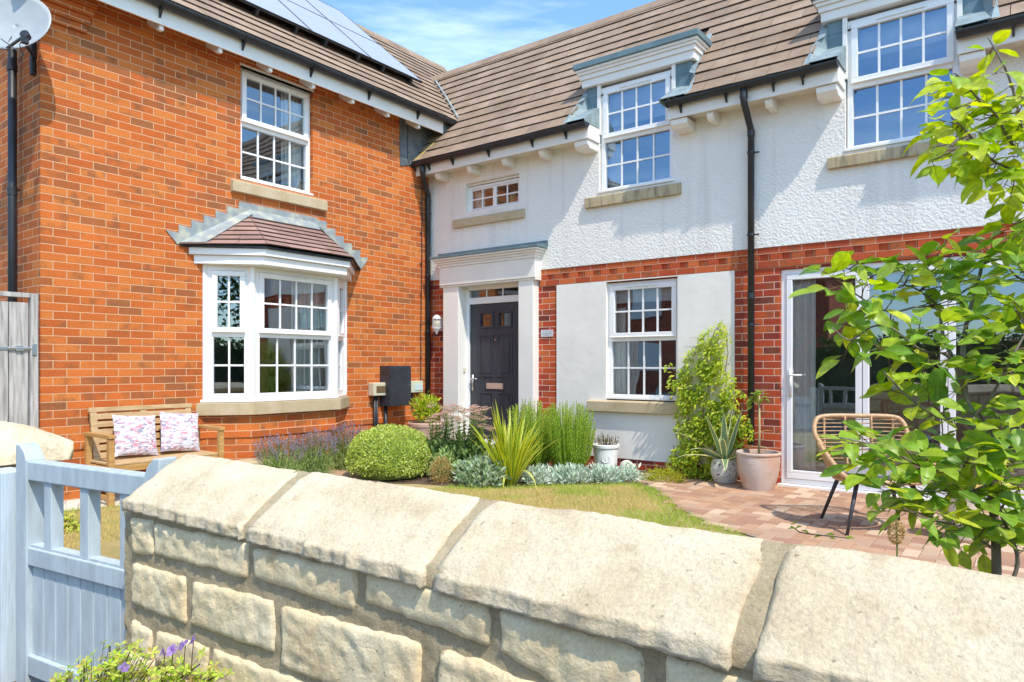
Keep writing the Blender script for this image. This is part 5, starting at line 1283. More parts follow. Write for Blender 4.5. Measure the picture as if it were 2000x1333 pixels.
# sword-leaved plant with yellow margins
t = plant('sword_leaf_plant', 'spiky clump of arching green sword leaves with yellow edges', 'plant', G(997,7.35)); c = t.location.copy(); b = MB()
for i in range(96):
    a = rnd.uniform(0,6.28); ti = rnd.random()**.75*.80; d = Vector((math.cos(a)*ti,math.sin(a)*ti,1)); L_ = rnd.uniform(.48,.96)*(1-.16*ti)
    blade(b, c+Vector((math.cos(a)*.05*rnd.random(),math.sin(a)*.05*rnd.random(),0)), d, L_, rnd.uniform(.034,.054), rnd.uniform(.0,.15)+ti*.20, seg=8, side=Vector((math.cos(a+rnd.uniform(.6,2.5)),math.sin(a+1.57),0)), ew=rnd.uniform(.22,.5))
for a, L_, bd in ((-2.7,.62,.75),(-2.3,.50,.9),(-.2,.55,.8),(3.0,.60,.7),(-1.2,.4,.9)):
    blade(b, c+Vector((0,0,.05)), Vector((math.cos(a)*.9,math.sin(a)*.9,.8)), L_, .032, bd, seg=9, ew=.6)
att(b.build('foliage', [LF['bladeg'],LF['bladey']]), t)

# rosemary
def rosemary(c, n, h, r, label):
    t = plant('rosemary_bush', label, 'rosemary', c, 'rosemary bushes beside the sword leaves'); st = MB(); fo = MB()
    for i in range(n):
        a = rnd.uniform(0,6.28); q = math.sqrt(rnd.random()); b0 = Vector((c.x+math.cos(a)*q*r*.35,c.y+math.sin(a)*q*r*.35,0)); hh = h*rnd.uniform(.62,1.05)*(1-.16*q*q)
        tip = Vector((c.x+math.cos(a)*q*r*1.0,c.y+math.sin(a)*q*r*1.0,hh)); mid_ = b0.lerp(tip,.45)+Vector((math.cos(a)*.05*q,math.sin(a)*.05*q,0))
        st.tube([b0,mid_,tip],.002,3,cap=False); k = 0; N = int(hh/.0075)
        for k in range(N):
            u = .12+.88*k/N; pk = b0.lerp(mid_,u/.45) if u < .45 else mid_.lerp(tip,(u-.45)/.55)
            aa = k*2.4; d = Vector((math.cos(aa),math.sin(aa),.65+u*.7)); leaf4(fo, pk, d, Vector((math.cos(aa),math.sin(aa),0)), rnd.uniform(.026,.042)*(1.15-.55*u), .0085, fold=.1)
    att(st.build('stems', LF['twig']), t); att(fo.build('foliage', LF['rose']), t)
rosemary(G(1040,8.0), 230, .86, .30, 'left rosemary bush rising behind the sword leaves')
rosemary(G(1110,7.9), 300, .85, .32, 'larger rosemary bush with upright bright green shoots by the white pot')

# grey sage and silver ground cover
t = plant('sage_plant', 'grey green sage spreading at the lawn edge left of the sword leaves', 'sage', G(938,7.3)); b = MB()
cloud(b, (t.location.x,t.location.y,.10), (.28,.18,.17), 900, .066, .030, zmin=.0, up=.7, lump=.3); att(b.build('foliage', LF['sage']), t)
def lambs(px, tt, r, n, label):
    t = plant('lambs_ear', label, 'silver plant', G(px,tt), 'silver felted plants along the lawn edge'); b = MB()
    cloud(b, (t.location.x,t.location.y,.04), (r,.16,.115), n, .070, .026, zmin=.0, up=.75, lump=.3, inner=.3); att(b.build('foliage', LF['sil']), t)
lambs(1048, 7.42, .19, 420, 'silver felted plant at the left end of the row, under the rosemary')
lambs(1110, 7.5, .22, 560, 'silver felted plant second from the left, in front of the rosemary')
lambs(1175, 7.55, .22, 560, 'silver felted plant in front of the white pot')
lambs(1228, 7.62, .13, 200, 'small silver felted plant at the right end of the row by the pale boulder')
bo = MB(); cb_ = G(1224,7.9); bo.grid(lambda u,v: cb_+Vector((math.cos(u*6.2832)*math.sin(v*3.1416)*.085, math.sin(u*6.2832)*math.sin(v*3.1416)*.07, .10+.085*math.cos(v*3.1416)))*1.0, 20, 12)
tag(bo.build('boulder', M['gravel'], smooth=True), 'pale rounded boulder behind the silver plants by the white wall', 'boulder')

def lathe_thing(name, label, cat, c, prof, m, inner_z, ribs=0, group=None, nseg=48):
    t = thing(name, label, cat, c, group); mb = MB(); p2 = []
    for i_, (r, z) in enumerate(prof):
        if i_ and abs(z-prof[i_-1][1]) > .02:
            r0_, z0_ = prof[i_-1]; nn_ = max(2, int(abs(z-z0_)/.02))
            f_ = [.06]+[k_/nn_ for k_ in range(1, nn_)]+[.96]
            p2 += [(r0_+(r-r0_)*q_, z0_+(z-z0_)*q_) for q_ in f_]
        p2.append((r, z))
    mb.lathe(p2, (c.x,c.y,c.z), nseg, cap=False); rt, zt = prof[-1]
    att(mb.build('pot', M[m], smooth=True), t)
    att(MB().lathe([(0,inner_z-.01),(rt*.93,inner_z)], (c.x,c.y,c.z), nseg, cap=False).build('compost', M['soil']), t)
    return t
# white pot with seedy lavender
c = G(1183,8.1); 
t = lathe_thing('potted_lavender', 'round off-white pot with an embossed medallion holding browned lavender', 'potted plant', c, [(0,0),(.115,0),(.12,.01),(.145,.30),(.157,.305),(.160,.335),(.150,.345),(.138,.335),(.134,.28)], 'potwhite', .30)
b = MB(); fr_ = (Vector((CAM.x,CAM.y,0))-Vector((c.x,c.y,0))).normalized(); sd = fr_.cross(Vector((0,0,1))); ce = Vector((c.x,c.y,.185))+fr_*.134
b.tube([ce+sd*.042*math.cos(a)+Vector((0,0,.042*math.sin(a)))+fr_*.001 for a in [i*2*math.pi/24 for i in range(25)]], .0035, 5)
b.tube([ce-Vector((0,0,.028)), ce+Vector((0,0,.005))+fr_*.002], .003, 5)
for a in range(7): b.tube([ce+Vector((0,0,-.002)), ce+sd*.022*math.cos(a*.52)+Vector((0,0,.024*math.sin(a*.52)))], .0022, 4)
att(b.build('medallion', M['potwhite'], smooth=True), t)
b = MB(); b2_ = MB()
for i in range(80):
    a = rnd.uniform(0,6.28); q = rnd.random()**.5*.12; p0 = Vector((c.x+math.cos(a)*q,c.y+math.sin(a)*q,.30)); tip = p0+Vector((math.cos(a)*q*.3,math.sin(a)*q*.3,rnd.uniform(.06,.15)+(.06 if i < 6 else 0)))
    b.tube([p0,tip],.0015,3,cap=False)
    for k in range(7): leaf4(b2_, tip-(tip-p0)*rnd.random()*.4, Vector((0,0,1))+rv(), rv(), .016, .008)
att(b.build('stems', LF['twig']), t); att(b2_.build('foliage', leaf_mat('browned_lavender', [(.16,.13,.05),(.25,.20,.08),(.20,.24,.08)], .8, .1)), t)

# low yellow shrub
t = plant('low_yellow_shrub', 'low mound of golden leaves against the wall left of the climber', 'shrub', G(1298,7.5)); b = MB()
cloud(b, (t.location.x,t.location.y,.045), (.23,.13,.095), 1700, .020, .012, zmin=.0, up=.6, lump=.3)
att(b.build('foliage', leaf_mat('golden_leaf', [(.36,.38,.02),(.50,.50,.04),(.28,.34,.02),(.58,.55,.06)], .5, .3)), t)

# climber on the render panel with its wires
t = plant('climber', 'yellow green climber trained up wires beside the ground floor window', 'climber', Vector((4.0,-.15,0))); st = MB(); fo = MB()
def Wl(px, py, y=-.12): return onY(px, py, y)
blobs = [(1395,665,30,26,150),(1378,705,40,32,260),(1350,745,36,30,220),(1405,745,32,40,240),(1375,790,52,38,340),(1342,800,24,40,120),(1415,800,28,34,140),(1350,840,30,30,150),(1398,845,40,30,260),(1420,850,38,26,200),(1448,825,20,18,70),(1460,850,12,18,40),(1345,880,28,18,130),(1355,905,50,28,330),(1385,925,44,22,200),(1320,755,16,26,34),(1325,895,16,14,36),(1405,640,14,14,30),(1440,770,16,10,18),(1310,722,10,16,14)]
for px,py,rx,ry,n in blobs:
    for i in range(int(n*1.9)):
        a = rnd.uniform(0,6.28); q = math.sqrt(rnd.random()); x_, y_ = px+math.cos(a)*q*rx, py+math.sin(a)*q*ry
        if 1378 < x_ < 1402 and 752 < y_ < 782 and rnd.random() < .8: continue
        if noise.noise(Vector((x_/17, y_/19, 4.4))) > .22 and rnd.random() < .85: continue
        p = Wl(x_, y_, -.03-rnd.random()**1.5*.20); leaf4(fo, p, Vector((rnd.uniform(-1,1),-.9,rnd.uniform(-1.2,.3))), Vector((rnd.uniform(-.3,.3),-.9,.8)), rnd.uniform(.045,.075), rnd.uniform(.018,.030), fold=.15)
for pts in ([(1400,940),(1395,880),(1370,820),(1385,760),(1375,700),(1395,650),(1402,636)],[(1395,935),(1410,870),(1408,800),(1420,740),(1400,690)],[(1390,930),(1350,880),(1345,820),(1350,760),(1330,735),(1305,715)],[(1400,900),(1445,850),(1462,815),(1470,800)],[(1385,930),(1340,910),(1318,888),(1315,870)],[(1400,640),(1418,655),(1422,690),(1415,735)]):
    st.tube([Wl(a,b_,-.05) for a,b_ in pts], .004, 5)
att(st.build('stems', LF['twig'], smooth=True), t); att(fo.build('foliage', LF['climb']), t)
wr = MB()
for (xa,ya,xb,yb_) in ((1346,660,1432,656),(1408,714,1432,713),(1330,770,1432,772)): wr.tube([Wl(xa,ya,-.045),Wl(xb,yb_,-.045)], .0018, 4)
tag(wr.build('trellis_wire', M['metal']), 'thin steel training wires behind the climber on the render panel', 'wire')

# speckled pot with variegated agave
c = G(1416,7.38)
t = lathe_thing('potted_agave', 'speckled white round pot holding a cream edged agave by the downpipe', 'potted plant', c, [(0,0),(.075,.0),(.11,.03),(.145,.11),(.15,.17),(.135,.24),(.118,.275),(.108,.275),(.105,.25)], 'speck', .24)
b = MB()
for i in range(26):
    a = i*2.4+rnd.uniform(-.2,.2); ti = .25+.9*(i/22)**1.0 if i > 7 else .12+.05*i; up = 1.15-.045*i if i < 16 else .30; L_ = rnd.uniform(.50,.66) if i < 16 else rnd.uniform(.40,.58)
    blade(b, c+Vector((math.cos(a)*.03,math.sin(a)*.03,.25)), Vector((math.cos(a)*ti,math.sin(a)*ti,up)), L_, rnd.uniform(.066,.088), .03 if i < 8 else rnd.uniform(.12,.36), seg=8, ew=.34, cup=.30)
att(b.build('foliage', [LF['agg'],LF['agy']]), t)

# ribbed terracotta pot with a bare-stemmed standard
c = G(1481,7.0)
prof = [(0,0),(.135,0)]
for i in range(46):
    z = .012+.34*i/45; r_ = .138+.068*math.sin(min(1,z/.30)*1.45)+(.0016*math.sin(i*2.1)); prof.append((r_,z))
prof += [(.203,.355),(.213,.362),(.217,.378),(.208,.392),(.192,.39),(.186,.35)]
t = lathe_thing('potted_standard', 'wide ribbed terracotta pot with a single bare cane-like stem and small leafy top', 'potted plant', c, prof, 'pot2', .33, nseg=56)
b = MB(); b.tube([(c.x+.005,c.y,.32),(c.x+.012,c.y,.6),(c.x+.008,c.y,.95)], [.013,.011,.010], 8); att(b.build('stem', LF['ystem'], smooth=True), t)
b = MB(); tp = Vector((c.x+.005,c.y,.95))
for i in range(44):
    a = rnd.uniform(0,6.28); d = Vector((math.cos(a),math.sin(a),rnd.uniform(-.5,.9))); leaf4(b, tp+Vector((0,0,-.02))+rv()*.055, d, Vector((0,0,1)), rnd.uniform(.05,.09), rnd.uniform(.035,.05), fold=.1)
for i in range(3): leaf4(b, tp+Vector((-.06*Rd.x,-.06*Rd.y,-.02-.04*i)), Vector((-.6,-.3,-.5)), Vector((0,-.5,1)), .085, .065, fold=.1)
att(b.build('foliage', leaf_mat('fresh_top_leaf', [(.12,.26,.02),(.24,.36,.05),(.34,.42,.08)], .5, .35)), t)

# terracotta pot with a bushy laurel by the corner
c = G(832,9.25)
t = lathe_thing('potted_laurel', 'large faded terracotta pot with a bushy yellow green shrub in the house corner', 'potted plant', c, [(0,0),(.15,0),(.16,.02),(.19,.15),(.215,.36),(.232,.44),(.245,.455),(.248,.49),(.235,.505),(.215,.50),(.21,.44)], 'pot', .46)
b = MB(); cloud(b, (c.x+.005,c.y,.66), (.17,.17,.20), 620, .070, .026, inner=.15, up=.8, lump=.25); att(b.build('foliage', LF['climb']), t)
b = MB(); b.tube([(c.x,c.y,.44),(c.x,c.y,.70)], .012, 6); att(b.build('stem', LF['twig']), t)

# small purple-flowered plants on the lawn behind the gate
def geranium(c, r, h, n, nf, label, group=None):
    t = plant('cranesbill', label, 'flowering plant', c, group); fo = MB(); fl_ = MB(); st = MB()
    for i in range(n):
        v = rv(); v.z = abs(v.z); q = rnd.random()**.4; p = c+Vector((v.x*r[0],v.y*r[1],v.z*h))*q
        st.tube([c+Vector((v.x*r[0]*.3*q,v.y*r[1]*.3*q,0)), p], .0014, 3, cap=False)
        a0 = rnd.uniform(0,6.28); nn = (v+Vector((0,0,1.2))+rv()*.4).normalized(); s_ = nn.cross(Vector((.3,1,.2))).normalized(); w_ = nn.cross(s_); L_ = rnd.uniform(.018,.030)
        for k in range(5): 
            aa = a0+k*1.05; d = s_*math.cos(aa)+w_*math.sin(aa)+nn*.25; leaf4(fo, p, d, nn, L_, L_*.5, fold=.15, mid=.6)
    for i in range(nf):
        v = rv(); v.z = abs(v.z)*.5+.9; p = c+Vector((v.x*r[0]*.8,v.y*r[1]*.8,v.z*h*1.08)); st.tube([c+Vector((0,0,h*.3)), p], .0012, 3, cap=False); flower(fl_, p, .017)
    att(st.build('stems', LF['twig']), t); att(fo.build('foliage', LF['ger']), t); att(fl_.build('flowers', LF['purple']), t); return t
def flower(mb, p, s, facing=None):
    n_ = (facing or (Vector((rnd.uniform(-.6,.6),-.8,rnd.uniform(.1,.8))))).normalized(); s_ = n_.cross(Vector((.2,.3,1))).normalized(); w_ = n_.cross(s_)
    for k in range(5):
        a = k*1.2566; leaf4(mb, p, (s_*math.cos(a)+w_*math.sin(a)+n_*.35), n_, s, s*.8, fold=.1, mid=.65)
geranium(G(130,5.3), (.16,.14), .14, 120, 5, 'small purple flowered plant on the lawn behind the gate', 'cranesbill plants with purple flowers')
# cranesbill in the foreground, at the foot of the stone wall
def atp(px, py, t_): return P(px, py, t_)
t = plant('cranesbill', 'yellow green cranesbill with purple flowers at the foot of the foreground wall', 'flowering plant', Vector((4.95,-6.65,.0)), 'cranesbill plants with purple flowers'); fo = MB(); st = MB(); fl_ = MB()
root = Vector((4.98,-6.62,.2))
sprigs = [(215,1262,1.95),(255,1272,1.92),(165,1300,1.95),(130,1322,1.95),(300,1290,1.88),(340,1300,1.85),(390,1298,1.85),(270,1310,1.9),(230,1300,1.95),(190,1325,1.95),(420,1322,1.82),(360,1325,1.84),(320,1325,1.86),(250,1330,1.9),(150,1335,1.95),(450,1340,1.82),(95,1340,1.97),(285,1338,1.86),(205,1290,1.9),(330,1310,1.8)]
for px,py,tt in sprigs:
    p = atp(px,py,tt); b0 = Vector((root.x+(p.x-root.x)*.4, root.y+(p.y-root.y)*.4, .25)); st.tube([b0, b0.lerp(p,.6)+rv()*.015, p], .0018, 4, cap=False)
    for i in range(17):
        q = p+Vector((rv().x*.040,rv().y*.035,-abs(rv().z)*.09+.012)); nn = (Vector((0,-.4,1))+rv()*.6).normalized(); s_ = nn.cross(Vector((.3,1,.2))).normalized(); w_ = nn.cross(s_); L_ = rnd.uniform(.014,.025); a0 = rnd.uniform(0,6.28)
        st.tube([q, q.lerp(b0,.25)], .0009, 3, cap=False)
        for k in range(5): aa = a0+k*1.1; leaf4(fo, q, s_*math.cos(aa)+w_*math.sin(aa)+nn*.3, nn, L_, L_*.45, fold=.15, mid=.6)
for px,py,tt in ((322,1276,1.84),(338,1270,1.84),(362,1262,1.82),(378,1252,1.82),(243,1305,1.88)):
    p = atp(px,py,tt); st.tube([atp(px-5,py+60,tt+.02), p], .0014, 4, cap=False)
    for s_ in range(2): flower(fl_, p+rv()*.006, .015, Vector((rnd.uniform(-.8,.8),-.7,rnd.uniform(-.1,.7))))
att(st.build('stems', LF['twig']), t); att(fo.build('foliage', LF['ger']), t); att(fl_.build('flowers', LF['purple']), t)

# dry flower head and trailing sprig just behind the wall
t = plant('dried_stonecrop', 'dry golden brown flower head rising behind the stone coping', 'dried flower', G(1752,2.4)); b = MB(); b2_ = MB()
b.tube([G(1752,2.4), P(1752,1060,2.4), P(1750,1020,2.4)], .003, 5)
for i in range(420):
    v = rv(); p = P(1750+v.x*14, 1040+v.z*24, 2.4+v.y*.03); leaf4(b2_, p, v+rv(), rv(), .008, .006)
att(b.build('stem', LF['gstem']), t); att(b2_.build('flower_head', LF['dry']), t)
t = plant('trailing_sprig', 'trailing sprig of dark leaves lying just behind the wall coping', 'plant', P(1590,1060,2.2)); b = MB(); b2_ = MB()
b.tube([P(a,c_,2.1) for a,c_ in ((1660,1052),(1625,1048),(1590,1045),(1562,1040),(1545,1028))], .0016, 4)
for px,py in ((1545,1026),(1538,1034),(1552,1034),(1582,1044),(1608,1046),(1618,1052),(1632,1046),(1650,1050)):
    leaf4(b2_, P(px,py,2.1), Vector((rnd.uniform(-1,1),-.2,rnd.uniform(-.2,.5))), Vector((0,-.4,1)), .03, .016)
att(b.build('stem', LF['twig']), t); att(b2_.build('foliage', LF['tree']), t)

# ================================================================== GARDEN FURNITURE
ch = thing('rattan_chair', 'honey coloured rattan armchair with grey seat pad and dark splayed legs', 'chair', (6.10,-1.55,.018))
CM = Matrix.Translation((6.12,-1.55,.018)) @ Matrix.Rotation(R(31),4,'Z') @ Matrix.Diagonal((1.12,1.06,.97,1))
def V(x,y,z): return CM @ Vector((x,y,z))
def cr(pts, n=6):   # catmull-rom
    pts = [Vector(p) for p in pts]; o = []; P_ = [pts[0]]+pts+[pts[-1]]
    for i in range(1, len(P_)-2):
        for k in range(n):
            t_ = k/n; a,b_,c_,d_ = P_[i-1],P_[i],P_[i+1],P_[i+2]
            o.append(.5*((2*b_)+(c_-a)*t_+(2*a-5*b_+4*c_-d_)*t_*t_+(3*b_-a-3*c_+d_)*t_**3))
    o.append(pts[-1]); return o
backrim = cr([(-.29,.16,.62),(-.315,.24,.70),(-.30,.285,.80),(-.235,.305,.845),(0,.315,.85),(.235,.305,.845),(.30,.285,.80),(.315,.24,.70),(.29,.16,.62)], 8)
armrimL = cr([(-.29,.18,.60),(-.33,.10,.635),(-.345,-.02,.62),(-.32,-.14,.53),(-.27,-.22,.44),(-.20,-.265,.405),(0,-.28,.40)], 8)
armrimR = [Vector((-p.x,p.y,p.z)) for p in armrimL]
seatr = [Vector((.255*math.cos(a),.245*math.sin(a)+.0,.385)) for a in [i*2*math.pi/40 for i in range(41)]]
tb = lambda mb, pts, r, n=8: mb.tube([CM @ p for p in pts], r, n)
b = MB(); tb(b, backrim, .0185); tb(b, armrimL, .0185); tb(b, armrimR, .0185); tb(b, seatr, .014)
att(b.build('frame', M['rattan'], smooth=True), ch)
b = MB()
for i in range(11):   # horizontal canes across the back
    z = .50+.032*i
    w = .30 if z < .80 else .25
    dpt = .27+.045*(z-.5)/.35
    tb(b, cr([(-w,.19+.08*(z-.5)/.3,z),(-w*.8,dpt-.01,z),(0,dpt+.02,z),(w*.8,dpt-.01,z),(w,.19+.08*(z-.5)/.3,z)],5), .0042, 5)
for x_ in (-.235,-.09,.09,.235): tb(b, cr([(x_*.95,.235,.39),(x_,.285,.6),(x_,.30,.845)],5), .009, 6)
for s in (-1, 1):     # vertical canes wrapping each arm
    rim = armrimL if s < 0 else armrimR
    for i in range(2, len(rim)-2):
        for f_ in (0, .5):
            p = rim[i].lerp(rim[min(i+1,len(rim)-1)], f_); ang = math.atan2(p.y, p.x); q = Vector((.25*math.cos(ang),.24*math.sin(ang),.382)); m_ = p.lerp(q,.5)+Vector((math.cos(ang),math.sin(ang),0))*.015
            tb(b, [p,m_,q], .0040, 5)
    tb(b, [p_.lerp(Vector((.25*math.cos(math.atan2(p_.y,p_.x)),.24*math.sin(math.atan2(p_.y,p_.x)),.38)),.45)+Vector((math.cos(math.atan2(p_.y,p_.x)),math.sin(math.atan2(p_.y,p_.x)),0))*.016 for p_ in rim[2:-8]], .006, 5)
    for k in range(6):
        a = math.pi/2+s*-.0; 
att(b.build('cane_weave', M['rattan'], smooth=True), ch)
b = MB(); n = 40
prof = [(0,.445),(.17,.447),(.215,.440),(.232,.425),(.232,.412),(.22,.400),(0,.398)]
vs = []
for r_, z_ in prof:
    for j in range(n): a = 2*math.pi*j/n; vs.append(V(r_*math.cos(a)*1.03, r_*math.sin(a)*.98, z_))
b.add(vs, [(i*n+j,i*n+(j+1)%n,(i+1)*n+(j+1)%n,(i+1)*n+j) for i in range(len(prof)-1) for j in range(n)], 0)
b.m = [0 if i < 2*n else 1 for i in range(len(b.f))]
att(b.build('seat_pad', [M['cushion'],M['cushdark']], smooth=True), ch)
for sx, sy in ((-1,-1),(1,-1),(-1,1),(1,1)):
    lgm = MB(); lgm.tube([V(sx*.17,sy*.17,.385), V(sx*.265,sy*.265,.0)], [.017,.0115], 10); att(lgm.build('leg', M['legmetal'], smooth=True), ch)

# second chair at the frame edge
ch2 = thing('rattan_chair', 'pale blue padded rattan chair cut by the right edge behind the sapling', 'chair', (7.55,-1.6,.018))
CM = Matrix.Translation((7.60,-1.45,.018)) @ Matrix.Rotation(R(-70),4,'Z')
b = MB(); tb(b, backrim, .0185); tb(b, armrimL, .0185); tb(b, armrimR, .0185); tb(b, seatr, .014)
for x_ in (-.235,-.09,.09,.235): tb(b, cr([(x_*.95,.235,.39),(x_,.285,.6),(x_,.30,.845)],5), .009, 6)
for i in range(11):
    z = .50+.032*i; w = .30 if z < .80 else .25; dpt = .27+.045*(z-.5)/.35
    tb(b, cr([(-w,.19+.08*(z-.5)/.3,z),(-w*.8,dpt-.01,z),(0,dpt+.02,z),(w*.8,dpt-.01,z),(w,.19+.08*(z-.5)/.3,z)],5), .0042, 5)
att(b.build('frame', M['rattan'], smooth=True), ch2)
b = MB(); vs = []
for r_, z_ in prof:
    for j in range(n): a = 2*math.pi*j/n; vs.append(V(r_*math.cos(a)*1.03, r_*math.sin(a)*.98, z_))
b.add(vs, [(i*n+j,i*n+(j+1)%n,(i+1)*n+(j+1)%n,(i+1)*n+j) for i in range(len(prof)-1) for j in range(n)], 0)
att(b.build('seat_pad', mat('pale_blue_pad',(.42,.62,.72),.9), smooth=True), ch2)
for sx, sy in ((-1,-1),(1,-1),(-1,1),(1,1)):
    lgm = MB(); lgm.tube([V(sx*.17,sy*.17,.385), V(sx*.265,sy*.265,.0)], [.017,.0115], 10); att(lgm.build('leg', M['legmetal'], smooth=True), ch2)
# beige glazed pot with ochre rim
c = G(1884,4.95,.018)
tpot = lathe_thing('glazed_pot', 'marbled beige glazed pot with an ochre rim standing on the paving behind the sapling', 'pot', c, [(0,0),(.085,0),(.09,.02),(.10,.20),(.105,.34),(.11,.345),(.112,.40),(.10,.405),(.095,.36)], 'beige', .35)
att(MB().lathe([(.107,.345),(.115,.35),(.116,.405),(.108,.41)], (c.x,c.y,c.z), 40, cap=False).build('rim', mat('ochre_glaze',(.50,.30,.07),.4), smooth=True), tpot)

# ================================================================== SAPLING ON THE RIGHT
tree = thing('sapling', 'young broad-leaved sapling with grey stem growing behind the foreground wall', 'tree', P(1946,HCY,1.62)-Vector((0,0,1.25)))
br = MB(); nodes = []
def limb(pts, r0, r1, keep=True):
    pp_ = [P(a,b_,c_) for a,b_,c_ in pts]; q = cr(pp_, 4); n = len(q); br.tube(q, [r0+(r1-r0)*i/(n-1) for i in range(n)], 7, cap=True)
    if keep: nodes.extend(q[2:])
limb([(1948,1420,1.62),(1947,1200,1.62),(1946,1090,1.62),(1942,1016,1.61),(1934,944,1.60),(1923,900,1.60),(1911,863,1.60),(1898,815,1.60),(1885,770,1.61),(1866,712,1.62),(1842,656,1.63),(1836,600,1.66)], .0115, .0035)
limb([(1885,770,1.61),(1880,700,1.66),(1886,640,1.70),(1898,590,1.72),(1914,535,1.72),(1922,515,1.72),(1960,505,1.72)], .0065, .003)
limb([(1948,1300,1.60),(1960,1180,1.57),(1988,1100,1.55),(1970,1040,1.55),(1955,1003,1.56),(1945,960,1.58)], .005, .0035)
limb([(1883,819,1.60),(1850,818,1.58),(1826,812,1.55),(1785,785,1.52),(1755,758,1.50),(1725,725,1.48)], .004, .0018)
limb([(1842,656,1.63),(1812,650,1.6),(1775,665,1.56),(1735,690,1.53)], .003, .0016)
limb([(1866,712,1.62),(1840,690,1.58),(1800,685,1.52),(1740,640,1.5),(1700,640,1.5),(1660,665,1.48),(1625,640,1.47)], .003, .0015)
limb([(1836,600,1.66),(1790,600,1.6),(1740,610,1.58),(1695,590,1.56),(1650,560,1.55)], .003, .0014)
limb([(1836,600,1.66),(1780,560,1.62),(1720,560,1.62),(1670,530,1.62),(1630,520,1.62)], .0025, .0012)
limb([(1923,900,1.60),(1880,905,1.56),(1830,918,1.52),(1785,905,1.5),(1740,880,1.48),(1690,865,1.47),(1640,855,1.47)], .0035, .0014)
limb([(1934,944,1.60),(1890,962,1.56),(1850,958,1.52),(1800,960,1.5),(1740,965,1.48)], .003, .0014)
limb([(1939,1072,1.61),(1925,1062,1.58),(1890,1044,1.54),(1856,1022,1.50),(1800,1010,1.48),(1750,985,1.48)], .0035, .0016)
limb([(1898,815,1.60),(1925,790,1.58),(1950,750,1.56),(1975,700,1.56),(2010,640,1.56)], .004, .002)
limb([(1934,944,1.60),(1960,915,1.58),(1990,905,1.56),(2030,900,1.56)], .003, .002)
limb([(1942,1016,1.61),(1965,980,1.58),(2000,950,1.56),(2040,930,1.56)], .003, .002)
limb([(1911,863,1.60),(1935,840,1.58),(1965,835,1.56),(2020,815,1.56)], .003, .002)
limb([(1960,505,1.72),(1990,480,1.68),(2020,440,1.62),(2010,340,1.58),(2000,266,1.56),(1975,165,1.55),(1953,115,1.54),(1930,74,1.54)], .005, .0016)
limb([(2000,334,1.58),(1947,319,1.56),(1914,289,1.54),(1882,251,1.52),(1858,230,1.5)], .0035, .0014)
limb([(2010,310,1.58),(1975,280,1.54),(1945,225,1.52),(1918,203,1.50),(1890,170,1.49),(1867,148,1.48)], .0035, .0013)
limb([(1960,505,1.72),(1985,540,1.66),(2030,560,1.6)], .003, .002)
att(br.build('trunk', LF['bark'], smooth=True), tree)
regions = [([(1600,520),(1700,510),(1800,520),(1830,560),(2000,590),(2000,900),(1900,900),(1840,820),(1760,800),(1700,720),(1640,700),(1600,620)],80,.0),
           ([(1640,840),(1740,850),(1820,860),(1990,880),(2000,1080),(1900,1075),(1830,1050),(1760,1000),(1720,1000),(1640,870)],68,.0),
           ([(1800,500),(1850,470),(1900,470),(2000,430),(2000,600),(1850,560)],28,.1),
           ([(1840,130),(1880,160),(1930,190),(2000,200),(2000,410),(1940,380),(1880,340),(1805,315),(1830,250)],66,.2),
           ([(1920,80),(1960,130),(2000,150),(2000,200),(1940,150)],5,.2)]
fo = MB(); fo2 = MB(); tw = MB(); ribm = MB()
def bigleaf(mb, p, d, n_, L_, W_, curl):
    d = d.normalized(); s = d.cross(n_)
    if s.length < .05: s = Vector((1,0,0))
    s.normalize(); n_ = s.cross(d).normalized(); NS = 6; o = len(mb.v); prof_ = [.0,.62,.95,1.0,.86,.52,.0]; vs = []
    for i in range(NS+1):
        t_ = i/NS; c_ = p+d*L_*t_*(1-.08*t_*abs(curl)*4)+n_*(-L_*curl*t_*t_); w = W_*.5*prof_[i]; wv = math.sin(t_*9+p.x*50)*.03*W_
        vs += [c_+s*w+n_*(w*.28+wv), c_+s*w*.5+n_*(w*.10), c_-n_*.0, c_-s*w*.5+n_*(w*.10), c_-s*w+n_*(w*.28-wv)]
    mb.v += [tuple(v) for v in vs]
    for i in range(NS):
        for j in range(4): mb.f.append((o+i*5+j,o+i*5+j+1,o+(i+1)*5+j+1,o+(i+1)*5+j)); mb.m.append(0)
    # pale midrib
    o2 = len(mb.v)
    for i in range(NS+1):
        c_ = Vector(vs[i*5+2])+n_*.0006; w = .0009*(1-i/NS*.8); mb.v += [tuple(c_+s*w), tuple(c_-s*w)]
    for i in range(NS): mb.f.append((o2+i*2,o2+i*2+1,o2+(i+1)*2+1,o2+(i+1)*2)); mb.m.append(1)
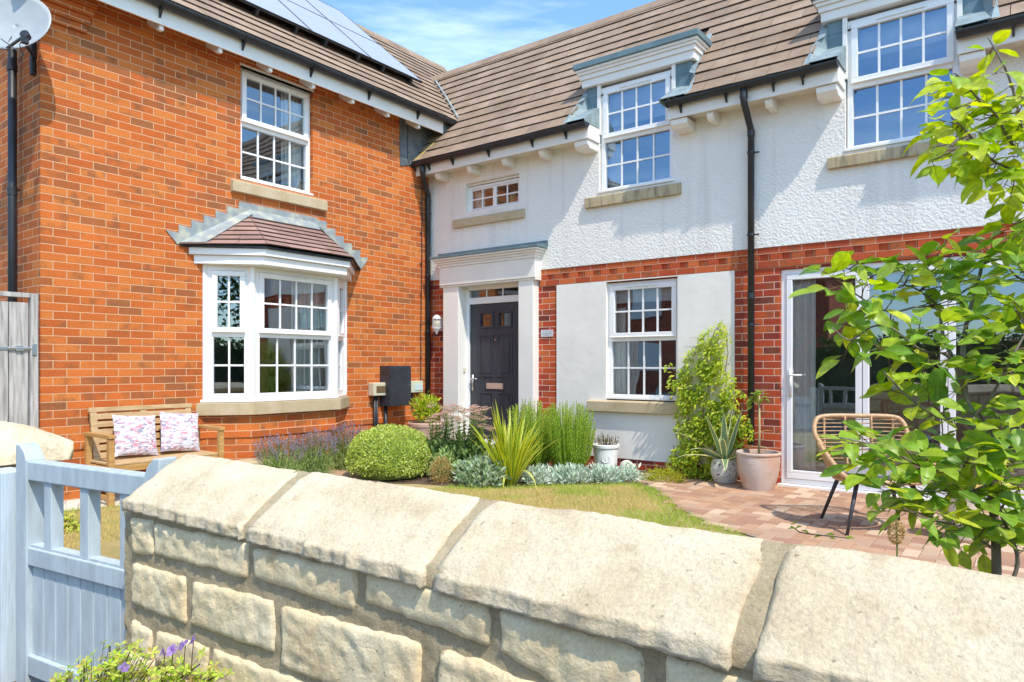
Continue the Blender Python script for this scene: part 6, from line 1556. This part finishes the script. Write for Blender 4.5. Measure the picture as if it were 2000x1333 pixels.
for poly, ntw, up in regions:
    xs_ = [p[0] for p in poly]; ys_ = [p[1] for p in poly]; k = 0; picked = []; tries = 0
    while k < ntw and tries < 4000:
        tries += 1; x_, y_ = rnd.uniform(min(xs_),max(xs_)+20), rnd.uniform(min(ys_),max(ys_))
        if not inpoly(min(x_,1999), y_, poly) or any((x_-a)**2+(y_-b_)**2 < 24**2 for a,b_ in picked): continue
        picked.append((x_,y_)); k += 1
        base = min(nodes, key=lambda q: (q-P(x_,y_,1.56)).length); tt = (base-CAM).dot(Fd)+rnd.uniform(-.10,.10); tip = P(x_,y_,tt)
        if (tip-base).length > .16: base = base.lerp(tip, 1-.16/(tip-base).length)
        m_ = base.lerp(tip,.5)+rv()*.012; q_ = cr([base,m_,tip],4); tw.tube(q_, [.0017-.0009*i/(len(q_)-1) for i in range(len(q_))], 5)
        nl = rnd.randint(3,5); ax_ = (tip-base).normalized()
        for j in range(nl):
            f_ = .35+.65*(j+1)/nl; pb = base.lerp(tip, f_)
            a = j*2.5+rnd.uniform(-.5,.5); side = Vector((math.cos(a)*.8, math.sin(a)*.8, rnd.uniform(-.45,.35)))
            d = (ax_*.5+side+rv()*.25); pe = pb+d.normalized()*.012; tw.tube([pb,pe], .0007, 4)
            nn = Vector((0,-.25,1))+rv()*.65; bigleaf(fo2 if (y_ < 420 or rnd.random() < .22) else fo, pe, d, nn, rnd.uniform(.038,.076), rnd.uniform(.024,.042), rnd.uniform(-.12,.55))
att(tw.build('twigs', LF['twig']), tree); 
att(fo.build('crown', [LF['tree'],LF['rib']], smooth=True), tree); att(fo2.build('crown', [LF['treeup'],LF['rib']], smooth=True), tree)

# ================================================================== BEHIND THE CAMERA (seen in the glass)
hb = MB()
def hedge(x0,x1,y0,y1,h,n):
    for i in range(n):
        s = rnd.random(); 
        if rnd.random() < .3: p = Vector((rnd.uniform(x0,x1),rnd.uniform(y0,y1),h+rnd.uniform(-.12,.12)+noise.noise(Vector((s*9,i,0)))*.1))
        else:
            p = Vector((rnd.uniform(x0,x1),y1 if (x1-x0) > (y1-y0) else rnd.uniform(y0,y1),rnd.uniform(0,h)))
            if (x1-x0) < (y1-y0): p.x = x0
            p += rv()*.12
        leaf4(hb, p, rv()+Vector((0,0,.3)), rv(), rnd.uniform(.10,.18), rnd.uniform(.07,.11))
hedge(1.5,26,-16.5,-15.2,1.95,9000); 
hb.box(1.6,26,-16.3,-15.4,0,1.85)
tag(hb.build('hedge', LF['hedge']), 'dark clipped hedge across the street reflected in the patio doors', 'hedge')
hb = MB(); hedge(12.2,13.2,-15,6,2.3,9000); hb.box(12.4,13.2,-15,6,0,2.2)
tag(hb.build('hedge', LF['hedge']), 'tall garden hedge to the right reflected in the brick wing windows', 'hedge')
oh = thing('brick_house', 'brick house across the street reflected in the patio doors', 'house', (-6,-22,0))
o = MB(); o.box(-14,.6,-28,-21,-.1,5.2); att(o.build('wall', M['brick2']), oh)
o = MB(); o.prism([(-28.5,5.1),(-20.5,5.1),(-24.5,8.2)],0,-14.4,1.0); att(o.build('roof', M['tile']), oh)
for wx in (-11,-7.5,-3.2):
    for wz in (1.0,3.4): o = MB(); o.box(wx,wx+1.3,-21.0,-20.95,wz,wz+1.25); att(o.build('window', M['upvc']), oh)

st_ = thing('street_tree', 'street tree beyond the pavement reflected in the bay window', 'tree', (12.5,-13.5,0))
b = MB(); b.tube([(12.5,-13.5,0),(12.6,-13.4,1.6),(12.5,-13.5,3.4)],[.12,.09,.05],8); att(b.build('trunk', LF['bark']), st_)
b = MB(); cloud(b, (12.5,-13.5,3.6), (2.3,2.3,1.9), 5200, .17, .10, inner=.2, lump=.35); att(b.build('crown', LF['hedge']), st_)
